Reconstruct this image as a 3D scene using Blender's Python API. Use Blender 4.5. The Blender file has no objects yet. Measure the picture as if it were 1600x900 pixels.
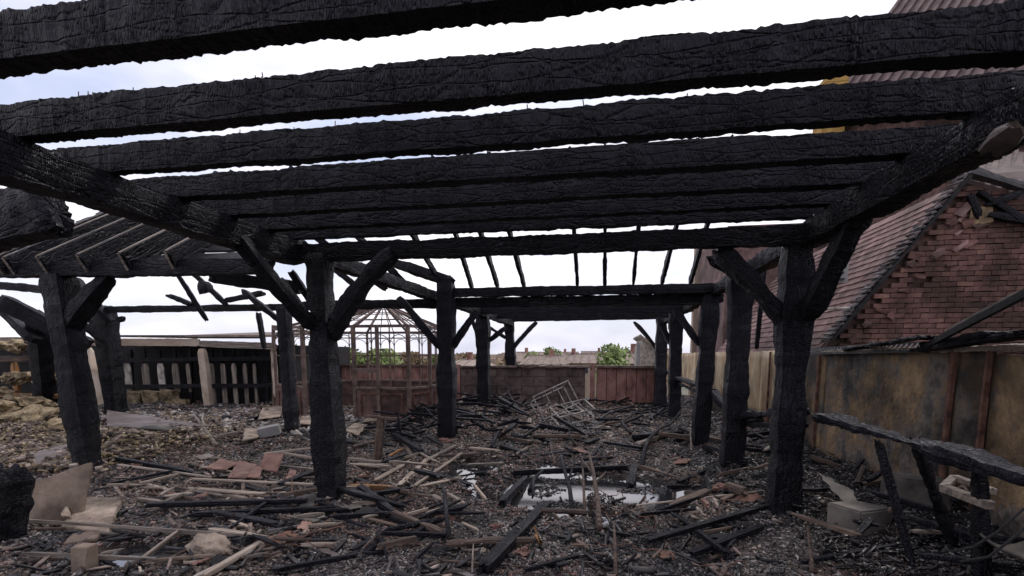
import bpy, bmesh, math, random
import numpy as np
from mathutils import Vector, Matrix, noise
R = math.radians
rnd = random.Random(11)
nr = np.random.RandomState(5)
scn = bpy.context.scene
COL = scn.collection

# ------------------------------------------------------------------ camera, sky, sun
F, CX, CY, H = 792.0, 800.0, 648.0, 1.5          # focal length and optical centre of the 1600 px photograph
PITCH, YAW = math.atan(94/792.0), R(9.747)
cam = bpy.data.objects.new('camera', bpy.data.cameras.new('camera')); COL.objects.link(cam)
cam.location = (0, 0, H); cam.rotation_euler = (math.pi/2-PITCH, 0, YAW)
cam.data.sensor_width = 36; cam.data.lens = 36*F/1600; cam.data.shift_y = (CY-450)/1600
cam.data.clip_end = 2000; cam.data.clip_start = 0.05
scn.camera = cam
SUN_EL, SUN_AZ = R(52), R(38)                     # azimuth measured from +Y towards +X
w = bpy.data.worlds.new('World'); scn.world = w; w.use_nodes = True
nt = w.node_tree; N = nt.nodes; L = nt.links
for n in list(N): N.remove(n)
out = N.new('ShaderNodeOutputWorld'); mixs = N.new('ShaderNodeMixShader')
sky = N.new('ShaderNodeTexSky'); sky.sky_type = 'NISHITA'; sky.sun_disc = False
sky.sun_elevation = SUN_EL; sky.sun_rotation = SUN_AZ; sky.air_density = 1.2; sky.dust_density = 2.0
b1 = N.new('ShaderNodeBackground'); b1.inputs[1].default_value = 0.13; L.new(sky.outputs[0], b1.inputs[0])
b2 = N.new('ShaderNodeBackground'); b2.inputs[1].default_value = 1.3
tc = N.new('ShaderNodeTexCoord'); mp = N.new('ShaderNodeMapping'); mp.inputs['Scale'].default_value = (1, 1, 2.6)
nz = N.new('ShaderNodeTexNoise'); nz.inputs['Scale'].default_value = 2.1; nz.inputs['Detail'].default_value = 5; nz.inputs['Roughness'].default_value = .5
cr = N.new('ShaderNodeValToRGB'); cr.color_ramp.elements[0].position = .34; cr.color_ramp.elements[0].color = (.62, .62, .62, 1)
cr.color_ramp.elements[1].position = .58; cr.color_ramp.elements[1].color = (1, 1, 1, 1)
cc = N.new('ShaderNodeValToRGB'); cc.color_ramp.elements[0].color = (.66, .70, .92, 1); cc.color_ramp.elements[1].color = (1.0, .96, 1.02, 1)
cc.color_ramp.elements[0].position = .36; cc.color_ramp.elements[1].position = .56
L.new(tc.outputs['Generated'], mp.inputs[0]); L.new(mp.outputs[0], nz.inputs[0]); L.new(nz.outputs[0], cr.inputs[0]); L.new(nz.outputs[0], cc.inputs[0])
L.new(cc.outputs[0], b2.inputs[0]); L.new(cr.outputs[0], mixs.inputs[0]); L.new(b1.outputs[0], mixs.inputs[1]); L.new(b2.outputs[0], mixs.inputs[2])
L.new(mixs.outputs[0], out.inputs[0])
sun = bpy.data.objects.new('sun', bpy.data.lights.new('sun', 'SUN')); COL.objects.link(sun)
sun.data.energy = 1.5; sun.data.angle = R(12); sun.data.color = (1, .95, .88)
sd = Vector((math.sin(SUN_AZ)*math.cos(SUN_EL), math.cos(SUN_AZ)*math.cos(SUN_EL), math.sin(SUN_EL)))
sun.rotation_euler = sd.to_track_quat('Z', 'Y').to_euler(); sun.location = (5, 5, 20)
scn.view_settings.view_transform = 'Standard'; scn.view_settings.look = 'None'
scn.view_settings.exposure = 0.0; scn.view_settings.gamma = 1.0

# ------------------------------------------------------------------ measuring: photograph pixel -> place
def ray(px, py):
    x, y, z = px-CX, CY-py, F
    l = (x, z*math.cos(PITCH)+y*math.sin(PITCH), -z*math.sin(PITCH)+y*math.cos(PITCH))
    c, s = math.cos(YAW), math.sin(YAW)
    return Vector((c*l[0]-s*l[1], s*l[0]+c*l[1], l[2]))
def at(px, py, z=0.0): r = ray(px, py); t = (z-H)/r.z; return r*t+Vector((0, 0, H))
def atY(px, py, Y): r = ray(px, py); t = Y/r.y; return r*t+Vector((0, 0, H))
def atX(px, py, X): r = ray(px, py); t = X/r.x; return r*t+Vector((0, 0, H))

# ------------------------------------------------------------------ materials
def nodes_of(name):
    m = bpy.data.materials.new(name); m.use_nodes = True
    t = m.node_tree; b = t.nodes['Principled BSDF']
    return m, t.nodes, t.links, b
def rampn(N_, stops):
    r = N_.new('ShaderNodeValToRGB'); e = r.color_ramp.elements
    while len(e) < len(stops): e.new(.5)
    for k, (p, c) in enumerate(stops): e[k].position = p; e[k].color = (*c, 1)
    return r
def mat(name, stops, scale=3., stretch=(1, 1, 1), rough=.85, bump=.3, bscale=None, metal=0., detail=6, dist=.01, tint=0., spec=.4, soot=0.):
    m, N_, L_, b = nodes_of(name)
    t = N_.new('ShaderNodeTexCoord'); mp_ = N_.new('ShaderNodeMapping'); mp_.inputs['Scale'].default_value = stretch
    oi = N_.new('ShaderNodeObjectInfo'); ad = N_.new('ShaderNodeVectorMath'); ad.operation = 'ADD'
    sc = N_.new('ShaderNodeVectorMath'); sc.operation = 'SCALE'; sc.inputs['Scale'].default_value = 31
    L_.new(oi.outputs['Random'], sc.inputs[0]); L_.new(t.outputs['Object'], mp_.inputs[0]); L_.new(mp_.outputs[0], ad.inputs[0]); L_.new(sc.outputs[0], ad.inputs[1])
    n1 = N_.new('ShaderNodeTexNoise'); n1.inputs['Scale'].default_value = scale; n1.inputs['Detail'].default_value = detail; n1.inputs['Roughness'].default_value = .62
    L_.new(ad.outputs[0], n1.inputs[0])
    r = rampn(N_, stops); L_.new(n1.outputs[0], r.inputs[0])
    col = r.outputs[0]
    if tint:
        mm = N_.new('ShaderNodeMix'); mm.data_type = 'RGBA'; mm.blend_type = 'MULTIPLY'; mm.inputs[0].default_value = 1
        mr = N_.new('ShaderNodeMapRange'); mr.inputs['To Min'].default_value = 1-tint; mr.inputs['To Max'].default_value = 1+tint*.6
        L_.new(oi.outputs['Random'], mr.inputs[0]); L_.new(col, mm.inputs[6]); L_.new(mr.outputs[0], mm.inputs[7]); col = mm.outputs[2]
    if soot:
        ge = N_.new('ShaderNodeNewGeometry'); n3 = N_.new('ShaderNodeTexNoise'); n3.inputs['Scale'].default_value = 1.1; n3.inputs['Detail'].default_value = 7; n3.inputs['Roughness'].default_value = .65
        L_.new(ge.outputs['Position'], n3.inputs[0]); m3 = N_.new('ShaderNodeMapRange'); m3.inputs['From Min'].default_value = .40; m3.inputs['From Max'].default_value = .56; m3.inputs['To Min'].default_value = 1-soot; m3.inputs['To Max'].default_value = 1.15
        L_.new(n3.outputs[0], m3.inputs[0]); m4 = N_.new('ShaderNodeMix'); m4.data_type = 'RGBA'; m4.blend_type = 'MULTIPLY'; m4.inputs[0].default_value = 1
        L_.new(col, m4.inputs[6]); L_.new(m3.outputs[0], m4.inputs[7]); col = m4.outputs[2]
    L_.new(col, b.inputs['Base Color'])
    b.inputs['Roughness'].default_value = rough; b.inputs['Metallic'].default_value = metal; b.inputs['Specular IOR Level'].default_value = spec
    n2 = N_.new('ShaderNodeTexNoise'); n2.inputs['Scale'].default_value = bscale or scale*6; n2.inputs['Detail'].default_value = 5
    L_.new(ad.outputs[0], n2.inputs[0])
    bp = N_.new('ShaderNodeBump'); bp.inputs['Strength'].default_value = bump; bp.inputs['Distance'].default_value = dist
    L_.new(n2.outputs[0], bp.inputs['Height']); L_.new(bp.outputs[0], b.inputs['Normal'])
    return m
def char_mat(name, lo=.003, hi=.0085, ash=.06, cell=(88, 20, 20), ashpos=.66):
    # charcoal: short cells across the grain, checks along it, grey ash where it flakes
    m, N_, L_, b = nodes_of(name)
    t = N_.new('ShaderNodeTexCoord'); oi = N_.new('ShaderNodeObjectInfo')
    sc = N_.new('ShaderNodeVectorMath'); sc.operation = 'SCALE'; sc.inputs['Scale'].default_value = 17
    ad = N_.new('ShaderNodeVectorMath'); ad.operation = 'ADD'
    L_.new(oi.outputs['Random'], sc.inputs[0]); L_.new(t.outputs['Object'], ad.inputs[0]); L_.new(sc.outputs[0], ad.inputs[1])
    wn = N_.new('ShaderNodeTexNoise'); wn.inputs['Scale'].default_value = 9; wn.inputs['Detail'].default_value = 3
    L_.new(ad.outputs[0], wn.inputs[0])
    wm = N_.new('ShaderNodeVectorMath'); wm.operation = 'MULTIPLY_ADD'; wm.inputs[1].default_value = (.03, .018, .018)
    L_.new(wn.outputs['Color'], wm.inputs[0]); L_.new(ad.outputs[0], wm.inputs[2])
    mp_ = N_.new('ShaderNodeMapping'); mp_.inputs['Scale'].default_value = cell; L_.new(wm.outputs[0], mp_.inputs[0])
    v = N_.new('ShaderNodeTexVoronoi'); v.feature = 'DISTANCE_TO_EDGE'; v.inputs['Scale'].default_value = 1; L_.new(mp_.outputs[0], v.inputs[0])
    mr = N_.new('ShaderNodeMapRange'); mr.inputs['From Max'].default_value = .22; L_.new(v.outputs['Distance'], mr.inputs[0])
    mp2 = N_.new('ShaderNodeMapping'); mp2.inputs['Scale'].default_value = (2.6, 20, 20); L_.new(wm.outputs[0], mp2.inputs[0])
    g = N_.new('ShaderNodeTexVoronoi'); g.feature = 'DISTANCE_TO_EDGE'; g.inputs['Scale'].default_value = 1; L_.new(mp2.outputs[0], g.inputs[0])
    gm = N_.new('ShaderNodeMapRange'); gm.inputs['From Max'].default_value = .09; gm.inputs['To Max'].default_value = 1.0; L_.new(g.outputs['Distance'], gm.inputs[0])
    pn = N_.new('ShaderNodeTexNoise'); pn.inputs['Scale'].default_value = 5; pn.inputs['Detail'].default_value = 3; L_.new(ad.outputs[0], pn.inputs[0])
    pm = N_.new('ShaderNodeMapRange'); pm.inputs['From Min'].default_value = .38; pm.inputs['From Max'].default_value = .6; pm.inputs['To Min'].default_value = .2; pm.inputs['To Max'].default_value = 1.3; L_.new(pn.outputs[0], pm.inputs[0])
    pv = N_.new('ShaderNodeMath'); pv.operation = 'MULTIPLY'; L_.new(mr.outputs[0], pv.inputs[0]); L_.new(pm.outputs[0], pv.inputs[1])
    hgt = N_.new('ShaderNodeMath'); hgt.operation = 'ADD'; L_.new(pv.outputs[0], hgt.inputs[0]); L_.new(gm.outputs[0], hgt.inputs[1])
    bp = N_.new('ShaderNodeBump'); bp.inputs['Strength'].default_value = .9; bp.inputs['Distance'].default_value = .007
    L_.new(hgt.outputs[0], bp.inputs['Height']); L_.new(bp.outputs[0], b.inputs['Normal'])
    n1 = N_.new('ShaderNodeTexNoise'); n1.inputs['Scale'].default_value = 2.3; n1.inputs['Detail'].default_value = 9; n1.inputs['Roughness'].default_value = .72
    L_.new(ad.outputs[0], n1.inputs[0])
    r = rampn(N_, [(.3, (lo, lo*.92, lo*1.35)), (.58, (hi, hi*.92, hi*1.35)), (ashpos, (hi*1.3, hi*1.25, hi*1.35)), (ashpos+.09, (ash, ash*.95, ash*.92))])
    L_.new(n1.outputs[0], r.inputs[0])
    dk = N_.new('ShaderNodeMix'); dk.data_type = 'RGBA'; dk.blend_type = 'MULTIPLY'; dk.inputs[0].default_value = 1
    mr2 = N_.new('ShaderNodeMapRange'); mr2.inputs['To Min'].default_value = .18; L_.new(mr.outputs[0], mr2.inputs[0])
    L_.new(r.outputs[0], dk.inputs[6]); L_.new(mr2.outputs[0], dk.inputs[7]); L_.new(dk.outputs[2], b.inputs['Base Color'])
    mr5 = N_.new('ShaderNodeMapRange'); mr5.inputs['From Min'].default_value = .35; mr5.inputs['From Max'].default_value = .65; mr5.inputs['To Min'].default_value = .34; mr5.inputs['To Max'].default_value = .7
    L_.new(n1.outputs[0], mr5.inputs[0]); L_.new(mr5.outputs[0], b.inputs['Roughness']); b.inputs['Specular IOR Level'].default_value = .24; b.inputs['Specular Tint'].default_value = (.86, .86, 1, 1)
    return m
M = {}
M['char'] = char_mat('charred_wood')
M['char2'] = char_mat('charred_wood_fine', .003, .008, .05, (100, 24, 24), .7)
M['charash'] = char_mat('charred_wood_ashy', .004, .015, .22, (80, 20, 20), .62)
M['charbrown'] = mat('scorched_wood', [(.3, (.02, .016, .015)), (.5, (.075, .05, .04)), (.7, (.19, .13, .095))], 4, (.5, 5, 5), .8, .8, 25)
M['greywood'] = mat('weathered_grey_wood', [(.3, (.05, .042, .04)), (.5, (.2, .165, .14)), (.72, (.4, .34, .29))], 4, (.5, 7, 7), .8, .6, 25, tint=.35)
M['palewood'] = mat('pale_wood', [(.3, (.07, .052, .042)), (.48, (.26, .205, .165)), (.7, (.46, .385, .32))], 3, (.4, 7, 7), .8, .4, 25, tint=.25)
M['orangewood'] = mat('scorched_orange_wood', [(.3, (.03, .02, .015)), (.48, (.28, .13, .045)), (.7, (.42, .23, .10))], 3, (.5, 4, 4), .75, .5, 20)
M['tanboard'] = mat('tan_fibreboard', [(.3, (.08, .058, .045)), (.5, (.17, .125, .095)), (.7, (.24, .185, .145))], 3, (1, 1, 1), .9, .5, 45, tint=.1, soot=.6)
M['stone'] = mat('pale_stone', [(.3, (.09, .07, .055)), (.5, (.27, .21, .165)), (.7, (.4, .33, .27))], 6, rough=.95, bump=1, bscale=30, dist=.025, soot=.65)
M['redtile'] = mat('red_brown_tile', [(.3, (.07, .038, .03)), (.5, (.19, .105, .085)), (.7, (.28, .17, .14))], 5, rough=.85, bump=.4, tint=.3)
M['rust'] = mat('rusty_metal', [(.3, (.03, .018, .015)), (.5, (.13, .06, .042)), (.7, (.22, .12, .085))], 9, rough=.75, bump=.4, metal=.2)
M['maroon'] = mat('fired_maroon_panel', [(.3, (.03, .018, .018)), (.5, (.10, .055, .05)), (.7, (.16, .095, .085))], 4, rough=.8, bump=.5, soot=.5)
M['steel'] = mat('burnt_steel', [(.3, (.10, .085, .08)), (.5, (.24, .22, .2)), (.7, (.42, .4, .38))], 8, rough=.5, bump=.3, metal=.6)
M['sheet'] = mat('sooty_sheet_metal', [(.3, (.05, .04, .038)), (.5, (.14, .11, .10)), (.7, (.24, .2, .19))], 3, rough=.5, bump=.3, metal=.4)
M['redpaint'] = mat('faded_red_paint', [(.28, (.03, .016, .015)), (.42, (.17, .08, .065)), (.6, (.33, .175, .145)), (.8, (.4, .24, .2))], 2.2, (1, 1, .6), .75, .3, 20)
M['redframe'] = mat('fired_red_iron', [(.3, (.04, .03, .027)), (.5, (.12, .08, .068)), (.7, (.2, .14, .12))], 5, rough=.75, bump=.4)
M['block'] = mat('sooty_block', [(.3, (.05, .034, .033)), (.5, (.125, .09, .083)), (.7, (.18, .135, .12))], 4, rough=.92, bump=.5, tint=.2, soot=.35)
M['brick'] = mat('red_brick', [(.28, (.045, .028, .026)), (.46, (.135, .068, .056)), (.62, (.19, .10, .082)), (.8, (.30, .165, .115))], 2.6, rough=.92, bump=.9, bscale=40, tint=.2, soot=.6)
M['mortar'] = mat('sooty_mortar', [(.3, (.03, .022, .021)), (.7, (.17, .095, .08))], 8, rough=.95, bump=.6, soot=.6)
M['yellowbrick'] = mat('yellow_brick', [(.3, (.3, .17, .05)), (.7, (.5, .32, .1))], 5, rough=.9, bump=.5)
M['rooftile'] = mat('brown_roof_tile', [(.3, (.09, .056, .054)), (.5, (.19, .115, .108)), (.72, (.26, .165, .15))], 4, rough=.85, bump=.4, tint=.25, soot=.5)
M['darkroof'] = mat('dark_ribbed_roof', [(.3, (.05, .035, .035)), (.7, (.16, .11, .105))], 3, rough=.8, bump=.4, tint=.3)
M['lead'] = mat('sooty_lead', [(.3, (.025, .024, .026)), (.6, (.07, .066, .07)), (.8, (.2, .19, .19))], 6, rough=.6, bump=.6)
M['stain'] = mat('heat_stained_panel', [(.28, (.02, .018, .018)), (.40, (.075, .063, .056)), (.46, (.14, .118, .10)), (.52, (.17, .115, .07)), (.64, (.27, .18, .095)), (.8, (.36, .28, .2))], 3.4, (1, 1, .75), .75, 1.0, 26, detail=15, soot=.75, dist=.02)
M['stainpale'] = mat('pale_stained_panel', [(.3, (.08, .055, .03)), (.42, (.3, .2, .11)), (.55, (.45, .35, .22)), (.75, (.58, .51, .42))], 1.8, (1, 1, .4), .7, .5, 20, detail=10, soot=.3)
M['wool'] = mat('mineral_wool', [(.3, (.025, .019, .016)), (.44, (.17, .13, .08)), (.6, (.36, .28, .175)), (.8, (.52, .43, .3))], 6, rough=1, bump=1, bscale=30, dist=.04, tint=.3)
M['white'] = mat('pale_ash_board', [(.3, (.1, .09, .08)), (.5, (.4, .36, .32)), (.72, (.6, .56, .5))], 6, rough=.9, bump=.4, tint=.3)
M['whitepost'] = mat('flaked_cream_post', [(.3, (.12, .08, .06)), (.44, (.4, .31, .24)), (.7, (.56, .48, .4))], 2.5, (1, 1, .5), .8, .4)
M['fascia'] = mat('pale_fascia', [(.3, (.16, .11, .08)), (.5, (.34, .26, .2)), (.7, (.46, .41, .37))], 1.2, (.3, 1, 3), .8, .3)
M['black'] = mat('soot_black', [(.3, (.006, .006, .007)), (.7, (.022, .02, .022))], 4, rough=.9, bump=.5)
M['cardboard'] = mat('sooty_cardboard', [(.3, (.03, .027, .027)), (.5, (.10, .088, .08)), (.7, (.19, .165, .145))], 2.5, rough=.9, bump=.6, soot=.7)
M['cloth'] = mat('sooty_fabric', [(.3, (.03, .026, .024)), (.5, (.08, .07, .06)), (.7, (.13, .11, .09))], 3, rough=1, bump=.6)
M['render'] = mat('house_wall', [(.3, (.3, .22, .17)), (.7, (.48, .38, .3))], 1, rough=.9, bump=.2, tint=.3)
M['farroof'] = mat('far_roof', [(.3, (.17, .13, .11)), (.7, (.31, .25, .215))], 1.5, rough=.9, bump=.3, tint=.3)
M['glass'] = mat('window_glass', [(.3, (.03, .035, .045)), (.7, (.06, .07, .09))], 2, rough=.1, bump=0)
M['chimney'] = mat('grey_flue', [(.3, (.2, .19, .19)), (.7, (.34, .33, .33))], 3, rough=.7, bump=.2)
M['bark'] = mat('bark', [(.3, (.05, .035, .025)), (.7, (.13, .1, .08))], 6, rough=.9, bump=.5)
M['town'] = mat('town_ground', [(.3, (.06, .07, .04)), (.7, (.17, .15, .12))], .05, rough=.95, bump=.2)
M['slab'] = mat('terrace_wall', [(.3, (.08, .06, .055)), (.7, (.2, .16, .14))], 2, rough=.9)
def leafmat(name, a, c):
    m, N_, L_, b = nodes_of(name)
    at_ = N_.new('ShaderNodeAttribute'); at_.attribute_name = 'tint'
    r = rampn(N_, [(0, a), (1, c)]); L_.new(at_.outputs['Fac'], r.inputs[0]); L_.new(r.outputs[0], b.inputs['Base Color'])
    b.inputs['Roughness'].default_value = .7; b.inputs['Subsurface Weight'].default_value = 0
    return m
M['leaf'] = leafmat('leaf_green', (.09, .13, .035), (.27, .34, .10))
M['leafdark'] = leafmat('leaf_dark', (.07, .11, .03), (.2, .26, .07))
M['leafbrown'] = leafmat('leaf_scorched', (.12, .08, .04), (.28, .2, .11))
def chipmat(name, stops, rough=.85, spec=.4):
    m, N_, L_, b = nodes_of(name)
    a = N_.new('ShaderNodeAttribute'); a.attribute_name = 'tint'
    r = rampn(N_, stops); r.color_ramp.interpolation = 'CONSTANT' if False else 'LINEAR'
    L_.new(a.outputs['Fac'], r.inputs[0])
    n = N_.new('ShaderNodeTexNoise'); n.inputs['Scale'].default_value = 40; n.inputs['Detail'].default_value = 3
    mm = N_.new('ShaderNodeMix'); mm.data_type = 'RGBA'; mm.blend_type = 'MULTIPLY'; mm.inputs[0].default_value = 1
    mr = N_.new('ShaderNodeMapRange'); mr.inputs['From Min'].default_value = .3; mr.inputs['From Max'].default_value = .7; mr.inputs['To Min'].default_value = .45; mr.inputs['To Max'].default_value = 1.3
    L_.new(n.outputs[0], mr.inputs[0]); L_.new(r.outputs[0], mm.inputs[6]); L_.new(mr.outputs[0], mm.inputs[7]); L_.new(mm.outputs[2], b.inputs['Base Color'])
    b.inputs['Roughness'].default_value = rough; b.inputs['Specular IOR Level'].default_value = spec
    return m
M['chipchar'] = chipmat('charcoal_chips', [(0, (.006, .006, .008)), (.45, (.024, .021, .024)), (.75, (.10, .088, .086)), (1, (.30, .27, .26))], .36)
M['chipred'] = chipmat('red_rubble', [(0, (.03, .018, .017)), (.45, (.14, .082, .07)), (.8, (.31, .195, .165)), (1, (.55, .4, .34))])
M['chipbrown'] = chipmat('brown_rubble', [(0, (.02, .016, .015)), (.4, (.13, .096, .08)), (.8, (.36, .285, .24)), (1, (.6, .52, .44))])
M['chipash'] = chipmat('ash_chips', [(0, (.04, .036, .037)), (.4, (.2, .18, .175)), (.8, (.42, .38, .36)), (1, (.7, .66, .62))])
M['chipwool'] = chipmat('wool_tufts', [(0, (.04, .03, .02)), (.45, (.26, .195, .12)), (1, (.58, .48, .33))], 1)
# water: soot-laden puddle
m, N_, L_, b = nodes_of('puddle_water'); M['water'] = m
b.inputs['Base Color'].default_value = (.02, .02, .022, 1); b.inputs['Roughness'].default_value = .06; b.inputs['IOR'].default_value = 3.0
t = N_.new('ShaderNodeTexCoord'); n = N_.new('ShaderNodeTexNoise'); n.inputs['Scale'].default_value = 5; bp = N_.new('ShaderNodeBump'); bp.inputs['Strength'].default_value = .03; bp.inputs['Distance'].default_value = .01
L_.new(t.outputs['Object'], n.inputs[0]); L_.new(n.outputs[0], bp.inputs['Height']); L_.new(bp.outputs[0], b.inputs['Normal'])
# ash floor
m, N_, L_, b = nodes_of('ash_floor'); M['floor'] = m
t = N_.new('ShaderNodeTexCoord'); n = N_.new('ShaderNodeTexNoise'); n.inputs['Scale'].default_value = 1.1; n.inputs['Detail'].default_value = 4
n2 = N_.new('ShaderNodeTexNoise'); n2.inputs['Scale'].default_value = 38; n2.inputs['Detail'].default_value = 6; n2.inputs['Roughness'].default_value = .7
L_.new(t.outputs['Object'], n.inputs[0]); L_.new(t.outputs['Object'], n2.inputs[0])
ra = rampn(N_, [(.36, (.010, .009, .010)), (.5, (.045, .035, .033)), (.66, (.11, .078, .066))]); L_.new(n.outputs[0], ra.inputs[0])
mr = N_.new('ShaderNodeMapRange'); mr.inputs['From Min'].default_value = .35; mr.inputs['From Max'].default_value = .7; mr.inputs['To Min'].default_value = .2; mr.inputs['To Max'].default_value = 2.2
mm = N_.new('ShaderNodeMix'); mm.data_type = 'RGBA'; mm.blend_type = 'MULTIPLY'; mm.inputs[0].default_value = 1
L_.new(n2.outputs[0], mr.inputs[0]); L_.new(ra.outputs[0], mm.inputs[6]); L_.new(mr.outputs[0], mm.inputs[7]); L_.new(mm.outputs[2], b.inputs['Base Color'])
bp = N_.new('ShaderNodeBump'); bp.inputs['Strength'].default_value = 1; bp.inputs['Distance'].default_value = .03; L_.new(n2.outputs[0], bp.inputs['Height']); L_.new(bp.outputs[0], b.inputs['Normal'])
b.inputs['Roughness'].default_value = .8

# ------------------------------------------------------------------ object helpers
def obj(name, me, material=None, parent=None, mw=None):
    o = bpy.data.objects.new(name, me); COL.objects.link(o)
    if material is not None and me is not None and not me.materials: me.materials.append(material)
    if parent is not None: o.parent = parent
    if mw is not None: o.matrix_local = mw
    return o
def tag(o, label=None, cat=None, group=None, kind=None):
    if label: o['label'] = label
    if cat: o['category'] = cat
    if group: o['group'] = group
    if kind: o['kind'] = kind
    return o
def empty(name, loc, label, cat, group=None, rz=0):
    o = bpy.data.objects.new(name, None); COL.objects.link(o); o.location = loc; o.rotation_euler = (0, 0, rz); o.empty_display_size = .1
    return tag(o, label, cat, group)
def mesh(verts, faces, name='m', smooth=False):
    me = bpy.data.meshes.new(name); me.from_pydata([tuple(v) for v in verts], [], faces); me.update()
    if smooth: me.polygons.foreach_set('use_smooth', [True]*len(me.polygons))
    return me
class MB:                                            # collects boxes, bars and tubes
    def __init__(s): s.v = []; s.f = []
    def add(s, v, f):
        k = len(s.v); s.v += [Vector(q) for q in v]; s.f += [tuple(i+k for i in g) for g in f]; return s
    def box(s, c, d, rot=None, jit=0):
        v = [Vector((x*d[0]/2, y*d[1]/2, z*d[2]/2)) for x in (-1, 1) for y in (-1, 1) for z in (-1, 1)]
        if jit: v = [q+Vector([rnd.uniform(-jit, jit) for _ in range(3)]) for q in v]
        if rot is not None: v = [rot @ q for q in v]
        v = [q+Vector(c) for q in v]
        return s.add(v, [(0, 1, 3, 2), (4, 6, 7, 5), (0, 4, 5, 1), (2, 3, 7, 6), (0, 2, 6, 4), (1, 5, 7, 3)])
    def bar(s, a, b_, w_, h_, up=(0, 0, 1)):
        a = Vector(a); b_ = Vector(b_); m_ = frame(a, b_, up); ln = (b_-a).length
        v = [m_ @ Vector((x*ln, y*w_/2, z*h_/2)) for x in (0, 1) for y in (-1, 1) for z in (-1, 1)]
        return s.add(v, [(0, 1, 3, 2), (4, 6, 7, 5), (0, 4, 5, 1), (2, 3, 7, 6), (0, 2, 6, 4), (1, 5, 7, 3)])
    def tube(s, pts, r, n=6):
        pts = [Vector(p) for p in pts]; k0 = len(s.v)
        rs = r if isinstance(r, (list, tuple)) else [r]*len(pts)
        for i, p in enumerate(pts):
            d = (pts[min(i+1, len(pts)-1)]-pts[max(i-1, 0)]).normalized()
            u = d.cross(Vector((0, 0, 1)) if abs(d.z) < .9 else Vector((1, 0, 0))).normalized(); vv = d.cross(u)
            for j in range(n):
                a = 2*math.pi*j/n; s.v.append(p+(u*math.cos(a)+vv*math.sin(a))*rs[i])
        for i in range(len(pts)-1):
            for j in range(n):
                a = k0+i*n+j; b_ = k0+i*n+(j+1) % n; s.f.append((a, b_, b_+n, a+n))
        s.f.append(tuple(range(k0+n-1, k0-1, -1))); s.f.append(tuple(range(k0+(len(pts)-1)*n, k0+len(pts)*n)))
        return s
    def mesh(s, org=(0, 0, 0), smooth=False):
        o = Vector(org); return mesh([q-o for q in s.v], s.f, smooth=smooth)
def frame(a, b_, up=(0, 0, 1)):
    x = (b_-a).normalized(); up = Vector(up)
    if abs(x.dot(up)) > .97: up = Vector((0, -1, 0))
    y = up.cross(x).normalized(); z = x.cross(y)
    m_ = Matrix((x, y, z)).transposed().to_4x4(); m_.translation = a
    return m_
def timber_mesh(ln, w_, h_, seg, amp=.012, seed=0, taper=(1, 1), bend=0., ragged=.03, cell=.035, round_=.25, neck=.03):
    # a burnt timber: x runs along it, its section eroded, checked into cells and its ends ragged
    nx = max(2, int(ln/seg)); nw = max(2, int(w_/seg)); nh = max(2, int(h_/seg)); nw = min(nw, 14); nh = min(nh, 18)
    ring = []
    for i in range(nw): ring.append((-.5+i/nw, -.5))
    for i in range(nh): ring.append((.5, -.5+i/nh))
    for i in range(nw): ring.append((.5-i/nw, .5))
    for i in range(nh): ring.append((-.5, .5-i/nh))
    rr = []
    for (a, c) in ring:
        q = math.hypot(a, c); k = (1-round_)+round_*(.5/q); rr.append((a*k, c*k, a/q, c/q))
    V = []; n = len(rr); off = Vector((seed*7.31, seed*3.7, seed*1.9))
    ends = [[rnd.uniform(-1, 1)*ragged for _ in range(n)] for _ in range(2)]
    fine = seg < .0235
    for i in range(nx+1):
        t = i/nx; x0 = t*ln; tp = (taper[0]+(taper[1]-taper[0])*t)*(1+neck*2*noise.noise(Vector((x0*1.7, seed*3.3, 0)))+neck*noise.noise(Vector((x0*6, seed*3.3, 4))))
        bz = bend*4*t*(1-t)
        edge = min(t, 1-t)*ln
        sh = 1-.25*max(0, 1-edge/.06) if ragged > .005 else 1
        tick = rnd.uniform(-.4, .4)*min(amp, .0065 if w_ < .2 else .0035)*(1 if rnd.random() < .6 else 2.0)
        for j, (a, c, na, nc) in enumerate(rr):
            x = x0
            if i == 0: x += ends[0][j]
            if i == nx: x += ends[1][j]
            y = a*w_*tp*sh; z = c*h_*tp*sh
            p = Vector((x, y, z))
            d = noise.noise((p+off)*3.1)*amp*1.3+noise.noise((p+off)*11)*amp*.7
            d += tick+rnd.uniform(-.25, .25)*min(amp, .009)
            V.append((x, y+na*d, z+nc*d+bz))
    Fs = []
    for i in range(nx):
        for j in range(n):
            a = i*n+j; b_ = i*n+(j+1) % n; Fs.append((a, a+n, b_+n, b_))
    V.append((.015, 0, 0)); V.append((ln-.015, 0, 0)); c0 = len(V)-2
    for j in range(n):
        Fs.append((c0, j, (j+1) % n)); Fs.append((c0+1, nx*n+(j+1) % n, nx*n+j))
    return mesh(V, Fs)
SEED = [0]
def timber(name, a, b_, w_, h_, m_='char', label=None, cat=None, group=None, parent=None, amp=None, seg=None, up=(0, 0, 1), **kw):
    a = Vector(a); b_ = Vector(b_); SEED[0] += 1
    mid = (a+b_)/2; d = min((a-cam.location).length, (b_-cam.location).length, (mid-cam.location).length)
    if seg is None: seg = max(.013, d*.0062)
    if amp is None: amp = .10*min(w_, h_)
    me = timber_mesh((b_-a).length, w_, h_, seg, amp=amp, seed=SEED[0], **kw)
    o = obj(name, me, M[m_] if isinstance(m_, str) else m_)
    mw = frame(a, b_, up)
    if parent is not None: o.parent = parent; o.matrix_local = Matrix.Translation(-parent.location) @ mw
    else: o.matrix_world = mw
    return tag(o, label, cat, group)

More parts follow.
